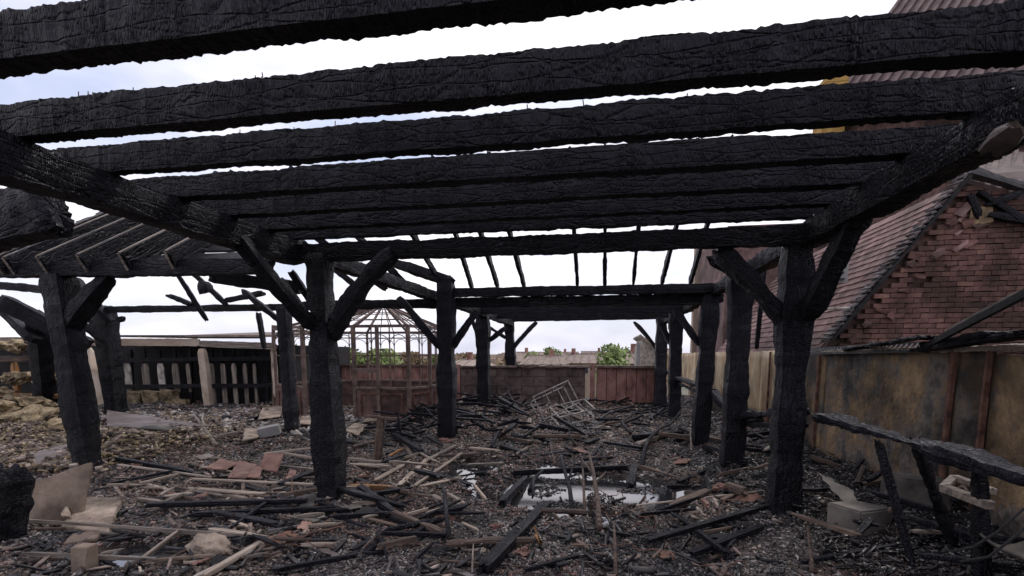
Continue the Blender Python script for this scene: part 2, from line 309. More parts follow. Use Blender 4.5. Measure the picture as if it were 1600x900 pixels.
# ------------------------------------------------------------------ the terrace floor
def smooth(a, b_, x): t = max(0, min(1, (x-a)/(b_-a))); return t*t*(3-2*t)
PUD = [(at(868, 765), 1.0, 1.15, 1.0), (at(1012, 772), .8, .72, 1.0), (at(735, 737), .40, .72, 1.), (at(232, 868), .36, .24, 1.), (at(168, 890), .2, .14, 1.)]
POSTB = [(-2.55, 4.45), (1.66, 4.79), (1.72, 6.87), (1.62, 8.47), (1.74, 12.2), (-2.56, 8.37), (-5.98, 5.0), (-5.45, 8.2)]
def gh(x, y):
    z = .055+.05*noise.noise(Vector((x*.9, y*.9, 3)))+.03*noise.noise(Vector((x*3.1, y*3.1, 7)))
    z += .14*smooth(-5.5, -8.5, x)*smooth(5.5, 7.5, y)*(1+noise.noise(Vector((x*1.2, y*1.2, 1))))
    z += .10*smooth(1.7, 2.6, x)*(1+noise.noise(Vector((x*2, y*2, 9))))
    g = math.exp(-((x+2.2)/1.5)**2-((y-11.2)/1.1)**2); z += .22*g*(1+.6*noise.noise(Vector((x*3, y*3, 5))))
    g = math.exp(-((x+3.6)/.7)**2-((y-8.9)/.6)**2); z += .13*g
    g = math.exp(-((x+6.6)/1.2)**2-((y-6.2)/1.0)**2); z += .2*g*(1+.7*noise.noise(Vector((x*3, y*3, 5))))
    for (px_, py_) in POSTB: z += .07*math.exp(-((x-px_)**2+(y-py_)**2)/.10)
    for (c, rx, ry, k) in PUD:
        q = ((x-c.x)/rx)**2+((y-c.y)/ry)**2+1.0*noise.noise(Vector((x*2.3, y*2.3, 2)))+.7*noise.noise(Vector((x*8, y*8, 4)))+.3*noise.noise(Vector((x*19, y*19, 4)))
        s = 1-smooth(.75, 1.15, q); z = z*(1-s)+(-.035)*s
    return z
def G(px, py, dz=0.0):                              # a point lying on the rubble seen at this pixel
    p = at(px, py, .05); return Vector((p.x, p.y, gh(p.x, p.y)+dz))
def floor_mesh():
    xs = np.concatenate([np.arange(-17, -6, .16), np.arange(-6, 4.2, .055)]); ys = np.concatenate([np.arange(1.2, 8, .055), np.arange(8, 17.7, .13)])
    V = [(x, y, gh(x, y)) for y in ys for x in xs]; nx = len(xs)
    Fs = [(j*nx+i, j*nx+i+1, (j+1)*nx+i+1, (j+1)*nx+i) for j in range(len(ys)-1) for i in range(nx-1)]
    V += [(-17, -6, .04), (4.15, -6, .04), (4.15, 1.2, .05), (-17, 1.2, .05)]; k = len(V)
    Fs.append((k-4, k-3, k-2, k-1))
    return mesh(V, Fs, smooth=True)
tag(obj('terrace_floor', floor_mesh(), M['floor']), kind='structure')
for (xa, xb, ya, yb_) in [(-1.58, 1.05, 4.2, 7.2), (-2.6, -1.60, 5.2, 7.2), (-4.3, -2.6, 2.9, 4.2)]:
    tag(obj('puddle', mesh([(0, 0, 0), (xb-xa, 0, 0), (xb-xa, yb_-ya, 0), (0, yb_-ya, 0)], [(0, 1, 2, 3)]), M['water'], mw=Matrix.Translation((xa, ya, 0))), kind='structure')
sl = MB().box((-6.4, 5.8, -2.1), (21.3, 23.8, 3.9)); tag(obj('terrace_base', sl.mesh(), M['slab']), kind='structure')
tag(obj('town_ground', mesh([(-900, -300, -4.2), (900, -300, -4.2), (900, 1400, -4.2), (-900, 1400, -4.2)], [(0, 1, 2, 3)]), M['town']), kind='structure')

# ------------------------------------------------------------------ loose rubble
def chips(name, pts, size, aspect, mkey, lift=.3, kindstuff=True, seed=0, flat=.5):
    r = np.random.RandomState(seed+77); n = len(pts)
    base = np.array([(x, y, z) for x in (-.5, .5) for y in (-.5, .5) for z in (-.5, .5)])
    V = np.repeat(base[None], n, 0)+r.uniform(-.16, .16, (n, 8, 3))
    s = np.stack([size*r.uniform(.7, 1.3, n)*r.uniform(1, aspect, n), size*r.uniform(.35, 1, n), size*r.uniform(.2, .2+flat, n)], 1)
    V = V*s[:, None]
    yaw = r.uniform(0, 2*math.pi, n); tilt = r.normal(0, .35, n); roll = r.normal(0, .5, n)
    c, s_ = np.cos(roll), np.sin(roll); y, z = V[..., 1].copy(), V[..., 2].copy(); V[..., 1] = y*c[:, None]-z*s_[:, None]; V[..., 2] = y*s_[:, None]+z*c[:, None]
    c, s_ = np.cos(tilt), np.sin(tilt); x, z = V[..., 0].copy(), V[..., 2].copy(); V[..., 0] = x*c[:, None]+z*s_[:, None]; V[..., 2] = -x*s_[:, None]+z*c[:, None]
    c, s_ = np.cos(yaw), np.sin(yaw); x, y = V[..., 0].copy(), V[..., 1].copy(); V[..., 0] = x*c[:, None]-y*s_[:, None]; V[..., 1] = x*s_[:, None]+y*c[:, None]
    P = np.array(pts); P[:, 2] += size*lift*r.uniform(0, 1, n)
    V += P[:, None]
    Fq = np.array([(0, 1, 3, 2), (4, 6, 7, 5), (0, 4, 5, 1), (2, 3, 7, 6), (0, 2, 6, 4), (1, 5, 7, 3)])
    Fa = (Fq[None]+8*np.arange(n)[:, None, None]).reshape(-1)
    me = bpy.data.meshes.new(name); me.vertices.add(n*8); me.vertices.foreach_set('co', V.reshape(-1).astype(np.float32))
    me.loops.add(n*24); me.loops.foreach_set('vertex_index', Fa.astype(np.int32))
    me.polygons.add(n*6); me.polygons.foreach_set('loop_start', (np.arange(n*6)*4).astype(np.int32)); me.polygons.foreach_set('loop_total', np.full(n*6, 4, np.int32))
    me.update(calc_edges=True)
    a = me.attributes.new('tint', 'FLOAT', 'POINT'); tv = np.clip(r.beta(1.6, 2.6, n), 0, 1); a.data.foreach_set('value', np.repeat(tv, 8).astype(np.float32))
    me.materials.append(M[mkey])
    o = bpy.data.objects.new(name, me); COL.objects.link(o); o['kind'] = 'stuff'
    return o
def scatter(n, r0, r1, keep, seed):                  # denser towards the place one walks in from
    r = np.random.RandomState(seed); P = []
    while len(P) < n:
        d = r0*(r1/r0)**r.uniform(); th = r.uniform(R(-62), R(40))
        x, y = d*math.sin(th), d*math.cos(th)
        if x < -15 or x > 4.05 or y > 17.3: continue
        k = keep(x, y)
        if r.uniform() > k: continue
        z = gh(x, y)
        if z < .012 and r.uniform() > .16: continue
        P.append((x, y, z))
    return P
def nzv(x, y, s, o): return noise.noise(Vector((x*s, y*s, o)))
redk = lambda x, y: smooth(-.15, .3, nzv(x, y, .8, 11)+.25*math.exp(-((x+1.5)/1.6)**2)-.4*smooth(.2, 1.5, x)-.35*smooth(5.0, 4.2, y)*smooth(-2.6, -1.8, x)*(1-smooth(.2, .6, x))+.02)
chark = lambda x, y: .35+.65*smooth(-.2, .2, nzv(x, y, .9, 21)+.3*smooth(.9, 1.8, x))
ashk = lambda x, y: .22+.78*smooth(-.05, .3, nzv(x, y, 1.1, 31)-.25*smooth(1.2, 1.9, x)+.2*smooth(-1.5, -4, x))
brnk = lambda x, y: .1+.9*smooth(-.1, .25, nzv(x, y, .7, 41)-.3*smooth(5.0, 4.2, y)*smooth(-2.6, -1.8, x)-.35*smooth(1.0, 1.8, x)+.2*smooth(-1, -3, x))
for i, (lo, hi, n, s) in enumerate([(3.0, 5.2, 15000, .015), (3.0, 8.0, 6500, .027), (4.8, 10, 12000, .03), (9, 17, 9000, .055)]):
    chips('charcoal_pieces', scatter(n, lo, hi, chark, 100+i), s, 1.7, 'chipchar', seed=i)
    chips('red_brick_rubble', scatter(int(n*.55), lo, hi, redk, 200+i), s*.9, 1.6, 'chipred', seed=10+i)
    chips('brown_debris', scatter(int(n*.75), lo, hi, brnk, 300+i), s, 1.9, 'chipbrown', seed=20+i)
    chips('ash_flakes', scatter(int(n*.8), lo, hi, ashk, 400+i), s*.8, 2.2, 'chipash', seed=30+i, flat=.25)
chips('charred_splinters', scatter(1300, 3.1, 13, chark, 501), .035, 6.5, 'chipchar', seed=51, lift=1.2)
chips('wood_splinters', scatter(1300, 3.1, 13, brnk, 502), .032, 7, 'chipbrown', seed=52, lift=1.0)
woolk = lambda x, y: smooth(-5.6, -6.6, x)*smooth(4.6, 5.6, y)
chips('insulation_tufts', scatter(9000, 5.0, 12.5, woolk, 503), .04, 2.6, 'chipwool', seed=53, lift=1.5, flat=.8)
chips('dark_insulation_tufts', scatter(6500, 5.0, 12.5, woolk, 505), .05, 2.2, 'chipbrown', seed=55, lift=1.5, flat=.8)
chips('pale_ceiling_rubble', scatter(1100, 7.5, 13, lambda x, y: smooth(-4.2, -5.6, x)*smooth(7.6, 8.3, y)*(1-smooth(10.5, 11, y)), 504), .09, 1.7, 'chipash', seed=54, lift=1.0, flat=.3)

# ------------------------------------------------------------------ the burnt pergola, near bay
ZB = 2.40
RG = 'charred rafters across the near bay'
ZR = 2.605
raft = [(1.69, .155, .10, 'charred rafter nearest the camera, cutting off the top left corner'),
        (2.265, .158, .09, 'second charred rafter from the front, studded with nails along its top'),
        (2.765, .150, .078, 'third charred rafter, a wide strip of sky before it and a thin one behind'),
        (3.26, .126, .10, 'fourth charred rafter, just behind the thin lower strip of sky'),
        (3.74, .150, .10, 'fifth charred rafter, overlapping the one in front with no sky between'),
        (4.20, .145, .10, 'sixth charred rafter, second in front of the front tie beam'),
        (4.58, .085, .08, 'last charred rafter of the near bay, directly above the front tie beam')]
def nails(par, xs, y, z):
    for x in xs:
        q = MB(); a = Vector((x, y, z-.02)); b_ = a+Vector((rnd.uniform(-.012, .012), 0, rnd.uniform(.035, .075)))
        q.tube([a, b_], .003, 4); o = obj('nail', q.mesh(par.location), M['rust'], par)
for k, (y, h_, w_, lab) in enumerate(raft):
    x0, x1 = (-3.4, 1.95)
    root = empty('rafter', (x0, y+w_/2, ZR), lab, 'rafter', RG)
    root.rotation_euler = (0, 0, 0)
    timber('beam', (x0, y+w_/2, ZR+h_/2), (x1, y+w_/2+.01, ZR+h_/2), w_+.012, h_+.014, 'char' if k % 2 else 'char2', parent=root, amp=.008, ragged=.03, cell=.022, round_=.1)
    if k == 1: nails(root, [-2.62, -2.56, -2.53, -2.3, -1.93, -1.78, -1.74, -1.62, -1.6, -1.58, -1.55, -1.02, -.99, -.3, -.27, .15, .16, .3], y+.05, ZR+h_)
    if k == 2: nails(root, [-2.6, -2.1, -1.75, -1.5, -.4, -.1, .4], y+.05, ZR+h_)
    if k == 0: nails(root, [-1.5, -1.48, -1.46], y+.05, ZR+h_)
tl = timber('plate', (-3.06, .6, 2.495), (-3.0, 4.75, 2.495), .2, .22, 'char2', 'charred left wall plate running from the top left corner to the near left post', 'beam', 'long charred plates under the rafters', amp=.012)
timber('plate', (1.74, .9, 2.50), (1.72, 4.9, 2.50), .19, .2, 'char', 'charred right wall plate running from the top right corner to the near right post', 'beam', 'long charred plates under the rafters', amp=.016)
tb = timber('tie_beam', (-3.05, 4.66, 2.475), (1.85, 4.66, 2.475), .12, .165, 'char2', 'charred front tie beam spanning from the near left post to the near right post', 'beam', amp=.009)
cp = timber('plank_end', atX(1548, 234, 1.60), atX(1592, 197, 1.59), .04, .09, 'sheet', 'weathered grey plank end fixed to the side of the right wall plate', 'plank', up=(-1, 0, .4), seg=.02, amp=.006)

def post(base, top, s, lab, m_='char', braces=(), foot=None, group='charred posts of the pergola', **kw):
    base = Vector(base); top = Vector(top)
    root = empty('post', base, lab, 'post', group)
    kw.setdefault('ragged', .01); kw.setdefault('neck', .12)
    timber('shaft', base, top, s, s, m_, parent=root, up=(0, -1, 0), amp=.013, **kw)
    for (a, b_, w_, h_, bend) in braces:
        dv = (Vector(b_)-Vector(a)).normalized(); b_ = Vector(b_)+dv*.07; a = Vector(a)-dv*.04
        timber('knee_brace', a, b_, w_, h_, 'char', parent=root, bend=bend, amp=.014, neck=.14, ragged=.025, up=(0, -1, .2))
    if foot:
        q = MB().box(base+Vector((0, 0, .02)), foot, jit=.02); obj('footing', q.mesh(base), M[foot_m], root)
    return root
foot_m = 'stone'
post(at(520, 797), atY(498, 398, 4.62), .235, 'charred square post nearest on the left, standing alone in the middle of the rubble', braces=[
    (atY(520, 522, 4.60), atY(608, 404, 4.60), .12, .17, 0.09),
    (Vector((-2.72, 4.5, 1.80)), Vector((-2.96, 3.95, 2.42)), .12, .15, 0.06)], taper=(1.0, .9), cell=.03)
post(at(1222, 818), atY(1246, 375, 4.72), .245, 'thick charred post nearest on the right, where the charred handrail starts', braces=[
    (atY(1226, 505, 4.72), atY(1128, 398, 4.72), .12, .15, 0.05),
    (Vector((1.70, 4.6, 1.85)), Vector((1.74, 4.0, 2.46)), .14, .16, 0)], taper=(.95, 1.0), cell=.028)
post(at(1143, 738), atY(1158, 425, 6.87), .255, 'charred post just left of the thick near right post', braces=[
    (atY(1158, 452, 6.87), atY(1210, 398, 6.87), .13, .16, 0)], taper=(1, 1.1))
post(at(1093, 703), atY(1110, 462, 8.45), .25, 'charred post third from the front in the right hand row', braces=[
    (atY(1090, 535, 8.45), atY(1058, 488, 8.45), .10, .13, 0)])
post(at(1053, 658), atY(1057, 480, 12.2), .29, 'charred post fourth from the front in the right hand row', braces=[
    (atY(1052, 545, 12.2), atY(1030, 500, 12.2), .1, .14, 0)])
post(at(1031, 640), atY(1034, 490, 15.6), .33, 'farthest charred post of the right hand row with a bowed knee brace', braces=[
    (atY(1028, 548, 15.6), atY(993, 506, 15.6), .10, .16, .12)])
post(at(699, 692), atY(697, 432, 8.4), .29, 'charred post in the middle distance standing right of the round iron greenhouse', braces=[
    (atY(686, 540, 8.4), atY(628, 470, 8.4), .12, .15, 0.05),
    (atY(708, 540, 8.4), atY(742, 492, 8.4), .10, .13, 0.02),
    (atY(706, 442, 8.4), atY(620, 413, 8.4), .14, .2, .05)], m_='char2', foot=(.36, .36, .12))
foot_m = 'redtile'
post(at(757, 652), atY(754, 485, 12.1), .30, 'charred post standing before the sooty block wall, its foot in a heap of black sticks', braces=[
    (atY(750, 540, 12.1), atY(737, 496, 12.1), .09, .12, 0),
    (atY(765, 532, 12.1), atY(785, 516, 12.1), .1, .12, 0)], m_='char2')
pf = at(795, 632); post((pf.x, 15.75, 0), atY(795, 495, 15.75), .30, 'charred post with two knee braces rising behind the sooty block wall', braces=[
    (atY(801, 545, 15.75), atY(836, 506, 15.75), .10, .18, .08),
    (atY(790, 528, 15.75), atY(766, 512, 15.75), .10, .14, 0)], m_='char2')

# middle bay: far eaves beam and the rafters that slope down on to it
eb = timber('eaves_beam', atY(470, 478, 8.55), atY(1130, 466, 8.55), .16, .16, 'char2', 'charred beam across the middle bay carrying the feet of the thin sloping rafters', 'beam', amp=.012)
timber('eaves_beam', atY(690, 458, 8.4), atY(1132, 450, 8.4), .13, .15, 'char', 'upper charred beam of the middle bay, laid on top of a slightly longer beam', 'beam', amp=.012)
SG = 'thin charred rafters sloping down to the middle bay beam'
def slope_raft(px, pt, Ye=8.45, ze=2.62, tp=.80, yr=6.75, lab=None):
    a = atY(px, 447, Ye); a.z = ze; a.y = Ye+.12
    # direction lies in a plane leaning back to the ridge; sideways lean taken from the picture
    yq = Ye-.30; b_ = atY(pt, 410, yq); dx = (b_.x-a.x)/(a.y-yq)
    t = Ye-yr
    b2 = Vector((a.x+dx*(t+.12), yr, ze+tp*(t+.12)))
    timber('sloping_rafter', a, b2, .055, .11, 'char2', lab, 'rafter', SG, amp=.008, ragged=.02)
names = ['nearest to the post by the greenhouse', 'second', 'third', 'fourth', 'fifth', 'sixth', 'seventh', 'nearest to the right hand posts']
for i, (pb, pt) in enumerate([(735, 726), (776, 766), (818, 809), (902, 900), (945, 945), (990, 993), (1035, 1044), (1080, 1090)]):
    slope_raft(pb, pt, lab='thin charred rafter sloping down against the sky, '+(names[i] if i in (0, 7) else names[i]+' counted from the greenhouse side'))
for i, (pb, pt, lab) in enumerate([(560, 520, 'leaning charred hip rafter seen between the near left post and its brace'), (600, 556, 'leaning charred rafter crossing above the greenhouse roof, left of its neighbour'), (638, 605, 'leaning charred rafter crossing above the greenhouse roof, middle of three'), (690, 672, 'broader leaning charred rafter meeting the middle post from above')]):
    slope_raft(pb, pt, lab=lab)
rb = timber('ridge_beam', (-4.2, 6.7, 3.98), (1.9, 6.7, 3.98), .07, .16, 'char2', 'charred ridge board hidden above the near rafters', 'beam')
timber('side_plate', (-2.85, 4.75, 2.5), (-2.72, 15.9, 2.46), .16, .16, 'char2', 'charred left plate running back over the middle posts', 'beam', 'long charred plates under the rafters')
timber('side_plate', (1.72, 4.95, 2.5), (1.84, 15.9, 2.46), .16, .16, 'char2', 'charred right plate running back over the right hand row of posts', 'beam', 'long charred plates under the rafters')
# far bay: flat rafters
for i in range(3):
    y = 9.7+i*1.85
    timber('far_rafter', (-2.95, y, 2.50+.02*i), (1.95, y, 2.48+.02*i), .09, .2, 'char2', 'flat charred rafter of the farthest bay, seen edge on above the block wall', 'rafter', 'flat charred rafters of the far bay', amp=.008)
timber('end_beam', atY(780, 499, 15.7), atY(1045, 494, 15.7), .15, .17, 'char2', 'charred end beam of the farthest bay above the block wall', 'beam', amp=.01)
timber('broken_brace', atY(1112, 402, 6.5), atY(1190, 440, 6.7), .14, .17, 'char', 'broken charred brace with a pointed end left of the thick near right post', 'timber', ragged=.08)
timber('leaning_strut', atY(1182, 545, 9.5), atY(1196, 405, 8.8), .08, .1, 'charash', 'burnt strut leaning behind the second right hand post', 'timber')

# charred handrails on the right
def rail(a, b_, lab, grp, w_=.16, h_=.07, posts=(), lower=True):
    root = empty('handrail', a, lab, 'handrail', grp)
    timber('top_rail', a, b_, w_, h_, 'charash', parent=root, amp=.03, round_=.3, seg=.022, cell=.05, neck=.14)
    if lower: timber('lower_rail', Vector(a)+Vector((.03, 0, -.13)), Vector(b_)+Vector((.03, 0, -.12)), .045, .055, 'char', parent=root, amp=.01)
    for (p, q) in posts: timber('support', p, q, .055, .055, 'char', parent=root, amp=.012)
    return root
rail(Vector((1.86, 4.72, .985)), Vector((1.98, 2.2, .93)), 'thick charred handrail with a flaking ashy top in front of the stained wall', 'charred handrails', w_=.17, h_=.065,
     posts=[((2.12, 3.05, 0), (1.98, 3.0, .96)), ((2.5, 3.9, .1), (1.95, 3.5, .97))], lower=False)
rail(Vector((1.78, 8.3, .93)), Vector((1.72, 11.9, .98)), 'charred handrail with white ash on it between the third and fourth right hand posts', 'charred handrails', w_=.14, h_=.07)
rail(Vector((1.80, 12.4, .95)), Vector((1.95, 15.4, 1.0)), 'farthest short charred handrail before the red boarded gate', 'charred handrails', w_=.12, h_=.07)
rail(Vector((1.78, 6.95, .70)), Vector((1.76, 8.3, .93)), 'short slumped charred handrail between the second and third right hand posts', 'charred handrails', w_=.12, h_=.06)

rail(Vector((1.84, 4.95, .99)), Vector((1.80, 6.75, .74)), 'charred handrail sagging from the near right post back to the second one', 'charred handrails', w_=.12, h_=.07)

# ------------------------------------------------------------------ left hand structure
LG = 'charred timbers of the left hand structure'
post((-5.98, 5.0, 0.05), atY(90, 425, 5.02), .25, 'charred post on the left behind the leaning tan board', braces=[
    (atY(105, 520, 5.02), atY(165, 440, 5.02), .14, .19, .03)], taper=(.95, 1.05), cell=.026)
post(at(183, 655, .1), atY(163, 478, 9.1), .30, 'charred post farther left beside the pale leaning shed post', braces=[
    (atY(158, 520, 9.1), atY(128, 480, 9.1), .12, .16, 0), (atY(172, 500, 9.0), atY(122, 440, 8.8), .13, .2, .05)])
post(at(457, 685), atY(443, 478, 8.35), .2, 'slim charred post between the dark stud wall and the near left post', m_='charash', braces=[
    (atY(436, 500, 8.35), atY(385, 458, 8.35), .1, .17, .05)], foot=(.42, .36, .16))
post(at(74, 657, .1), atY(58, 490, 8.0), .28, 'charred post at the far left half hidden behind a nearer post', braces=[
    (atY(55, 530, 8.0), atY(-25, 455, 8.0), .13, .22, .03)])
timber('left_tie_beam', atY(-80, 424, 4.98), atY(425, 416, 4.98), .14, .17, 'char', 'charred beam of the left structure resting on the post behind the tan board', 'beam', 'cross beams of the left hand structure', amp=.012)
timber('back_beam', atY(165, 484, 9.0), atY(445, 480, 8.9), .13, .13, 'char2', 'charred beam against the sky above the dark stud wall', 'beam', 'cross beams of the left hand structure', amp=.01)
timber('back_beam', atY(-60, 440, 8.0), atY(75, 453, 8.0), .12, .15, 'char2', 'short charred beam at the far left edge under the sloping rafters', 'beam', 'cross beams of the left hand structure', amp=.01)
ordn = ['lowest and outermost', 'second from the left', 'third from the left', 'fourth from the left', 'fifth from the left', 'innermost']
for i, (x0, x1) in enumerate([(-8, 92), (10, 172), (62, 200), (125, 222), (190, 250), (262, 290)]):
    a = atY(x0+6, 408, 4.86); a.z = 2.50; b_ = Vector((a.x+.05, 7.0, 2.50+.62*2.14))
    lr = timber('lean_rafter', a, b_, .06, .20, 'char', 'charred rafter with a pale painted lit edge in the sloping left roof, '+ordn[i], 'rafter', 'sloping rafters of the left roof', amp=.006, ragged=.012, round_=.02)
    ln_ = (b_-a).length; e_ = MB().box((ln_/2, .012, .102), (ln_, .03, .01)).box((-.008, .026, 0), (.014, .02, .19)); obj('painted_lit_edge', e_.mesh(), M['greywood'], lr)  # pale strips on top and end edges, painting in the light they catch
for i in range(7):                                   # laths lying over those rafters
    y = 5.1+i*.3
    timber('roof_board', (-7.6, y, 2.40+.62*(y-4.86)), (-3.35, y, 2.40+.62*(y-4.86)), .30, .03, 'char2', 'charred roof board lying across the sloping left rafters', 'board', 'charred boards over the left roof', up=(0, -.6, 1), amp=.003, seg=.08, ragged=.03)
timber('curved_brace', atY(-150, 450, 3.2), atY(92, 330, 3.2), .22, .40, 'char', 'thick curved charred timber end hanging in from the left edge', 'timber', bend=.14, amp=.02, ragged=.02, round_=.5, cell=.025)
timber('charred_stump', atY(-10, 925, 3.1), atY(8, 735, 3.1), .26, .26, 'char', 'black charred post stump cut by the bottom left corner', 'post', amp=.03, up=(0, -1, 0), ragged=.06)
for (a, b_, w_, h_, lab, kw) in [
    (atY(275, 425, 8.2), atY(323, 500, 8.4), .10, .09, 'loose charred rafter hanging across the left back beam', {}),
    (atY(300, 425, 8.6), atY(356, 478, 8.7), .08, .09, 'loose charred rafter hanging beside a lower one over the left back beam', {}),
    (atY(320, 440, 7.8), atY(322, 458, 7.8), .2, .16, 'stub of charred timber poking down below the left beam', {}),
    (atY(330, 432, 7.0), atY(470, 450, 7.2), .14, .2, 'thick charred brace sweeping down to the slim post', {}),
    (atY(352, 470, 8.7), atY(410, 458, 8.6), .08, .09, 'short broken charred batten resting on the left back beam', dict(ragged=.06)),
    (atY(265, 462, 8.9), atY(300, 476, 8.9), .09, .09, 'short jagged charred stub lying on the left back beam', dict(ragged=.06)),
    (atY(404, 490, 9.4), atY(413, 545, 9.4), .09, .1, 'short charred stick hanging down beside the slim post', {}),
    (atY(120, 500, 7.8), atY(162, 532, 8.2), .1, .12, 'slanting charred brace behind the post with the tan board', {}),
    (atY(440, 440, 6.5), atY(478, 500, 6.3), .10, .13, 'charred brace crossing behind the near left post', {}),
    (atY(455, 424, 6.6), atY(492, 480, 6.6), .07, .1, 'thin charred rafter seen left of the near left post', {}),
    (atY(185, 500, 9.0), atY(193, 497, 9.0), .12, .1, 'small charred stub under the left back beam', {}),
    (atY(0, 470, 7.0), atY(140, 540, 7.5), .2, .26, 'fallen charred beam slanting down over the insulation at the far left', {}),
    ]:
    timber('loose_timber', a, b_, w_, h_, 'char2', lab, 'timber', amp=.012, **kw)

# ------------------------------------------------------------------ iron greenhouse
def greenhouse():
    YF = 10.25
    fx = [atY(p, 640, YF).x for p in (478, 556, 640)]
    xr = atY(673, 640, 11.0).x; xl = atY(434, 640, 11.0).x; yb = 13.4
    ring = [Vector((fx[0], YF, 0)), Vector((fx[1], YF, 0)), Vector((fx[2], YF, 0)), Vector((xr, 11.0, 0)), Vector((xr, 12.6, 0)), Vector((fx[2], yb, 0)), Vector((fx[1], yb, 0)), Vector((fx[0], yb, 0)), Vector((xl, 12.6, 0)), Vector((xl, 11.0, 0))]
    root = empty('greenhouse', (fx[1], YF, 0), 'fire reddened iron frame of an octagonal greenhouse without glass, left of centre', 'greenhouse')
    o_ = root.location; n = len(ring); ze = 2.10; zp = .78; apex = Vector(((fx[0]+fx[2])/2, 11.8, 2.72))
    def pt(i, z): q = ring[i % n].copy(); q.z = z; return q
    for i in range(n):
        obj('corner_post', MB().bar(pt(i, 0), pt(i, ze), .075 if i < 5 else .05, .075 if i < 5 else .05).mesh(o_), M['redframe'], root)
    for i in range(n):
        a, b_ = pt(i, 0), pt(i+1, 0); d = (b_-a); ln = d.length; u = d.normalized(); nrm = Vector((u.y, -u.x, 0))
        obj('eaves_rail', MB().bar(pt(i, ze), pt(i+1, ze), .05, .06).mesh(o_), M['redframe'], root)
        obj('arch_rail', MB().bar(pt(i, ze-.15), pt(i+1, ze-.15), .025, .03).mesh(o_), M['redframe'], root)
        nb = max(2, round(ln/.42))
        if i != 0:
            p = obj('base_panel', MB().bar(pt(i, zp/2), pt(i+1, zp/2), .04, zp).mesh(o_), M['maroon'], root)
            q = MB(); c = (a+b_)/2+Vector((0, 0, zp*.5))+nrm*.03; rw, rh = ln*.38, zp*.34
            for s in (-1, 1):
                q.bar(c-u*rw+Vector((0, 0, s*rh)), c+u*rw+Vector((0, 0, s*rh)), .025, .03)
                q.bar(c+u*s*rw-Vector((0, 0, rh)), c+u*s*rw+Vector((0, 0, rh)), .025, .03)
            obj('moulding', q.mesh(o_), M['rust'], p)
            obj('sill_rail', MB().bar(pt(i, zp), pt(i+1, zp), .08, .05).mesh(o_), M['redframe'], root)
            obj('mid_rail', MB().bar(pt(i, 1.48), pt(i+1, 1.48), .02, .025).mesh(o_), M['redframe'], root)
            for k in range(1, nb):
                q = a+d*(k/nb); obj('glazing_bar', MB().bar(q+Vector((0, 0, zp)), q+Vector((0, 0, ze)), .022, .022).mesh(o_), M['redframe'], root)
        # bent iron arch brackets under the eaves
        for k in range(0, nb+1):
            q0 = a+d*(k/nb); mb = MB()
            for s in (-1, 1):
                if (k == 0 and s < 0) or (k == nb and s > 0): continue
                pts = [q0+Vector((0, 0, ze-.42))]
                for t in (.25, .5, .75, 1): ang = t*math.pi/2; pts.append(q0+u*s*(ln/nb/2)*(1-math.cos(ang))+Vector((0, 0, ze-.42+.24*math.sin(ang))))
                mb.tube(pts, .009, 4)
            obj('arch_bracket', mb.mesh(o_), M['redframe'], root)
        for k in range(nb):
            q = a+d*(k/nb); q.z = ze
            t = 1.0 if k == 0 else .82
            e = q.lerp(apex, t); obj('roof_bar', MB().bar(q, e, .045 if k == 0 else .02, .045 if k == 0 else .02).mesh(o_), M['redframe'], root)
        for t in (.25, .5, .72):
            obj('roof_purlin', MB().bar(pt(i, ze).lerp(apex, t), pt(i+1, ze).lerp(apex, t), .018, .018).mesh(o_), M['redframe'], root)
    # a wider door jamb in front
    jb = atY(593, 600, YF-.0)
    obj('door_post', MB().bar((jb.x, YF-.06, 0), (jb.x, YF-.06, ze), .07, .05).mesh(o_), M['redframe'], root)
    obj('cross_rail', MB().bar((fx[1], YF-.05, 1.16), (jb.x, YF-.05, 1.16), .05, .09).mesh(o_), M['redframe'], root)
    return root
greenhouse()
gt = empty('arbour_frame', atY(428, 655, 11.6), 'bent red iron upright with a square top corner left of the greenhouse', 'frame')
obj('upright', MB().bar(atY(428, 655, 11.6), atY(427, 508, 11.6), .06, .06).mesh(gt.location), M['redframe'], gt)
obj('top_bar', MB().bar(atY(427, 510, 11.6), atY(446, 510, 11.6), .05, .05).mesh(gt.location), M['redframe'], gt)
obj('arch_bracket', MB().tube([atY(429, 535, 11.6), atY(431, 524, 11.6), atY(437, 516, 11.6), atY(444, 513, 11.6)], .02, 5).mesh(gt.location), M['redframe'], gt)

# ------------------------------------------------------------------ back boundary: red fence, block wall, boarded gate
YW = 15.2
fz = lambda px, py, Y=YW: atY(px, py, Y)
fr = empty('red_fence', atY(470, 632, YW), 'faded red board fence behind the greenhouse', 'fence')
x = atY(395, 600, YW).x; x1 = atY(716, 600, YW).x
while x < x1-.02:
    ww = .21; obj('board', MB().box((x+ww/2, YW+rnd.uniform(-.01, .01), .57), (ww-.014, .03, 1.14+rnd.uniform(-.02, .02))).mesh(fr.location), M['redpaint'], fr); x += ww
obj('capping', MB().box(((atY(395, 600, YW).x+x1)/2, YW, 1.165), (x1-atY(395, 600, YW).x, .16, .05), jit=.006).mesh(fr.location), M['redframe'], fr)
obj('fence_post', MB().box((x1+.02, YW-.05, .6), (.14, .12, 1.2)).mesh(fr.location), M['redpaint'], fr)
bw = empty('block_wall', atY(820, 632, YW), 'low sooty wall of big concrete blocks at the back of the terrace', 'wall')
bx0, bx1 = x1+.11, atY(914, 600, YW).x; nb = 5; bl = (bx1-bx0)/nb
protos = [MB().box((0, 0, 0), (bl-.025, .2, .265), jit=.008).mesh() for _ in range(4)]
for m_ in protos: m_.materials.append(M['block'])
obj('mortar', MB().box(((bx0+bx1)/2, YW+.015, .56), (bx1-bx0, .19, 1.12)).mesh(bw.location), M['mortar'], bw)
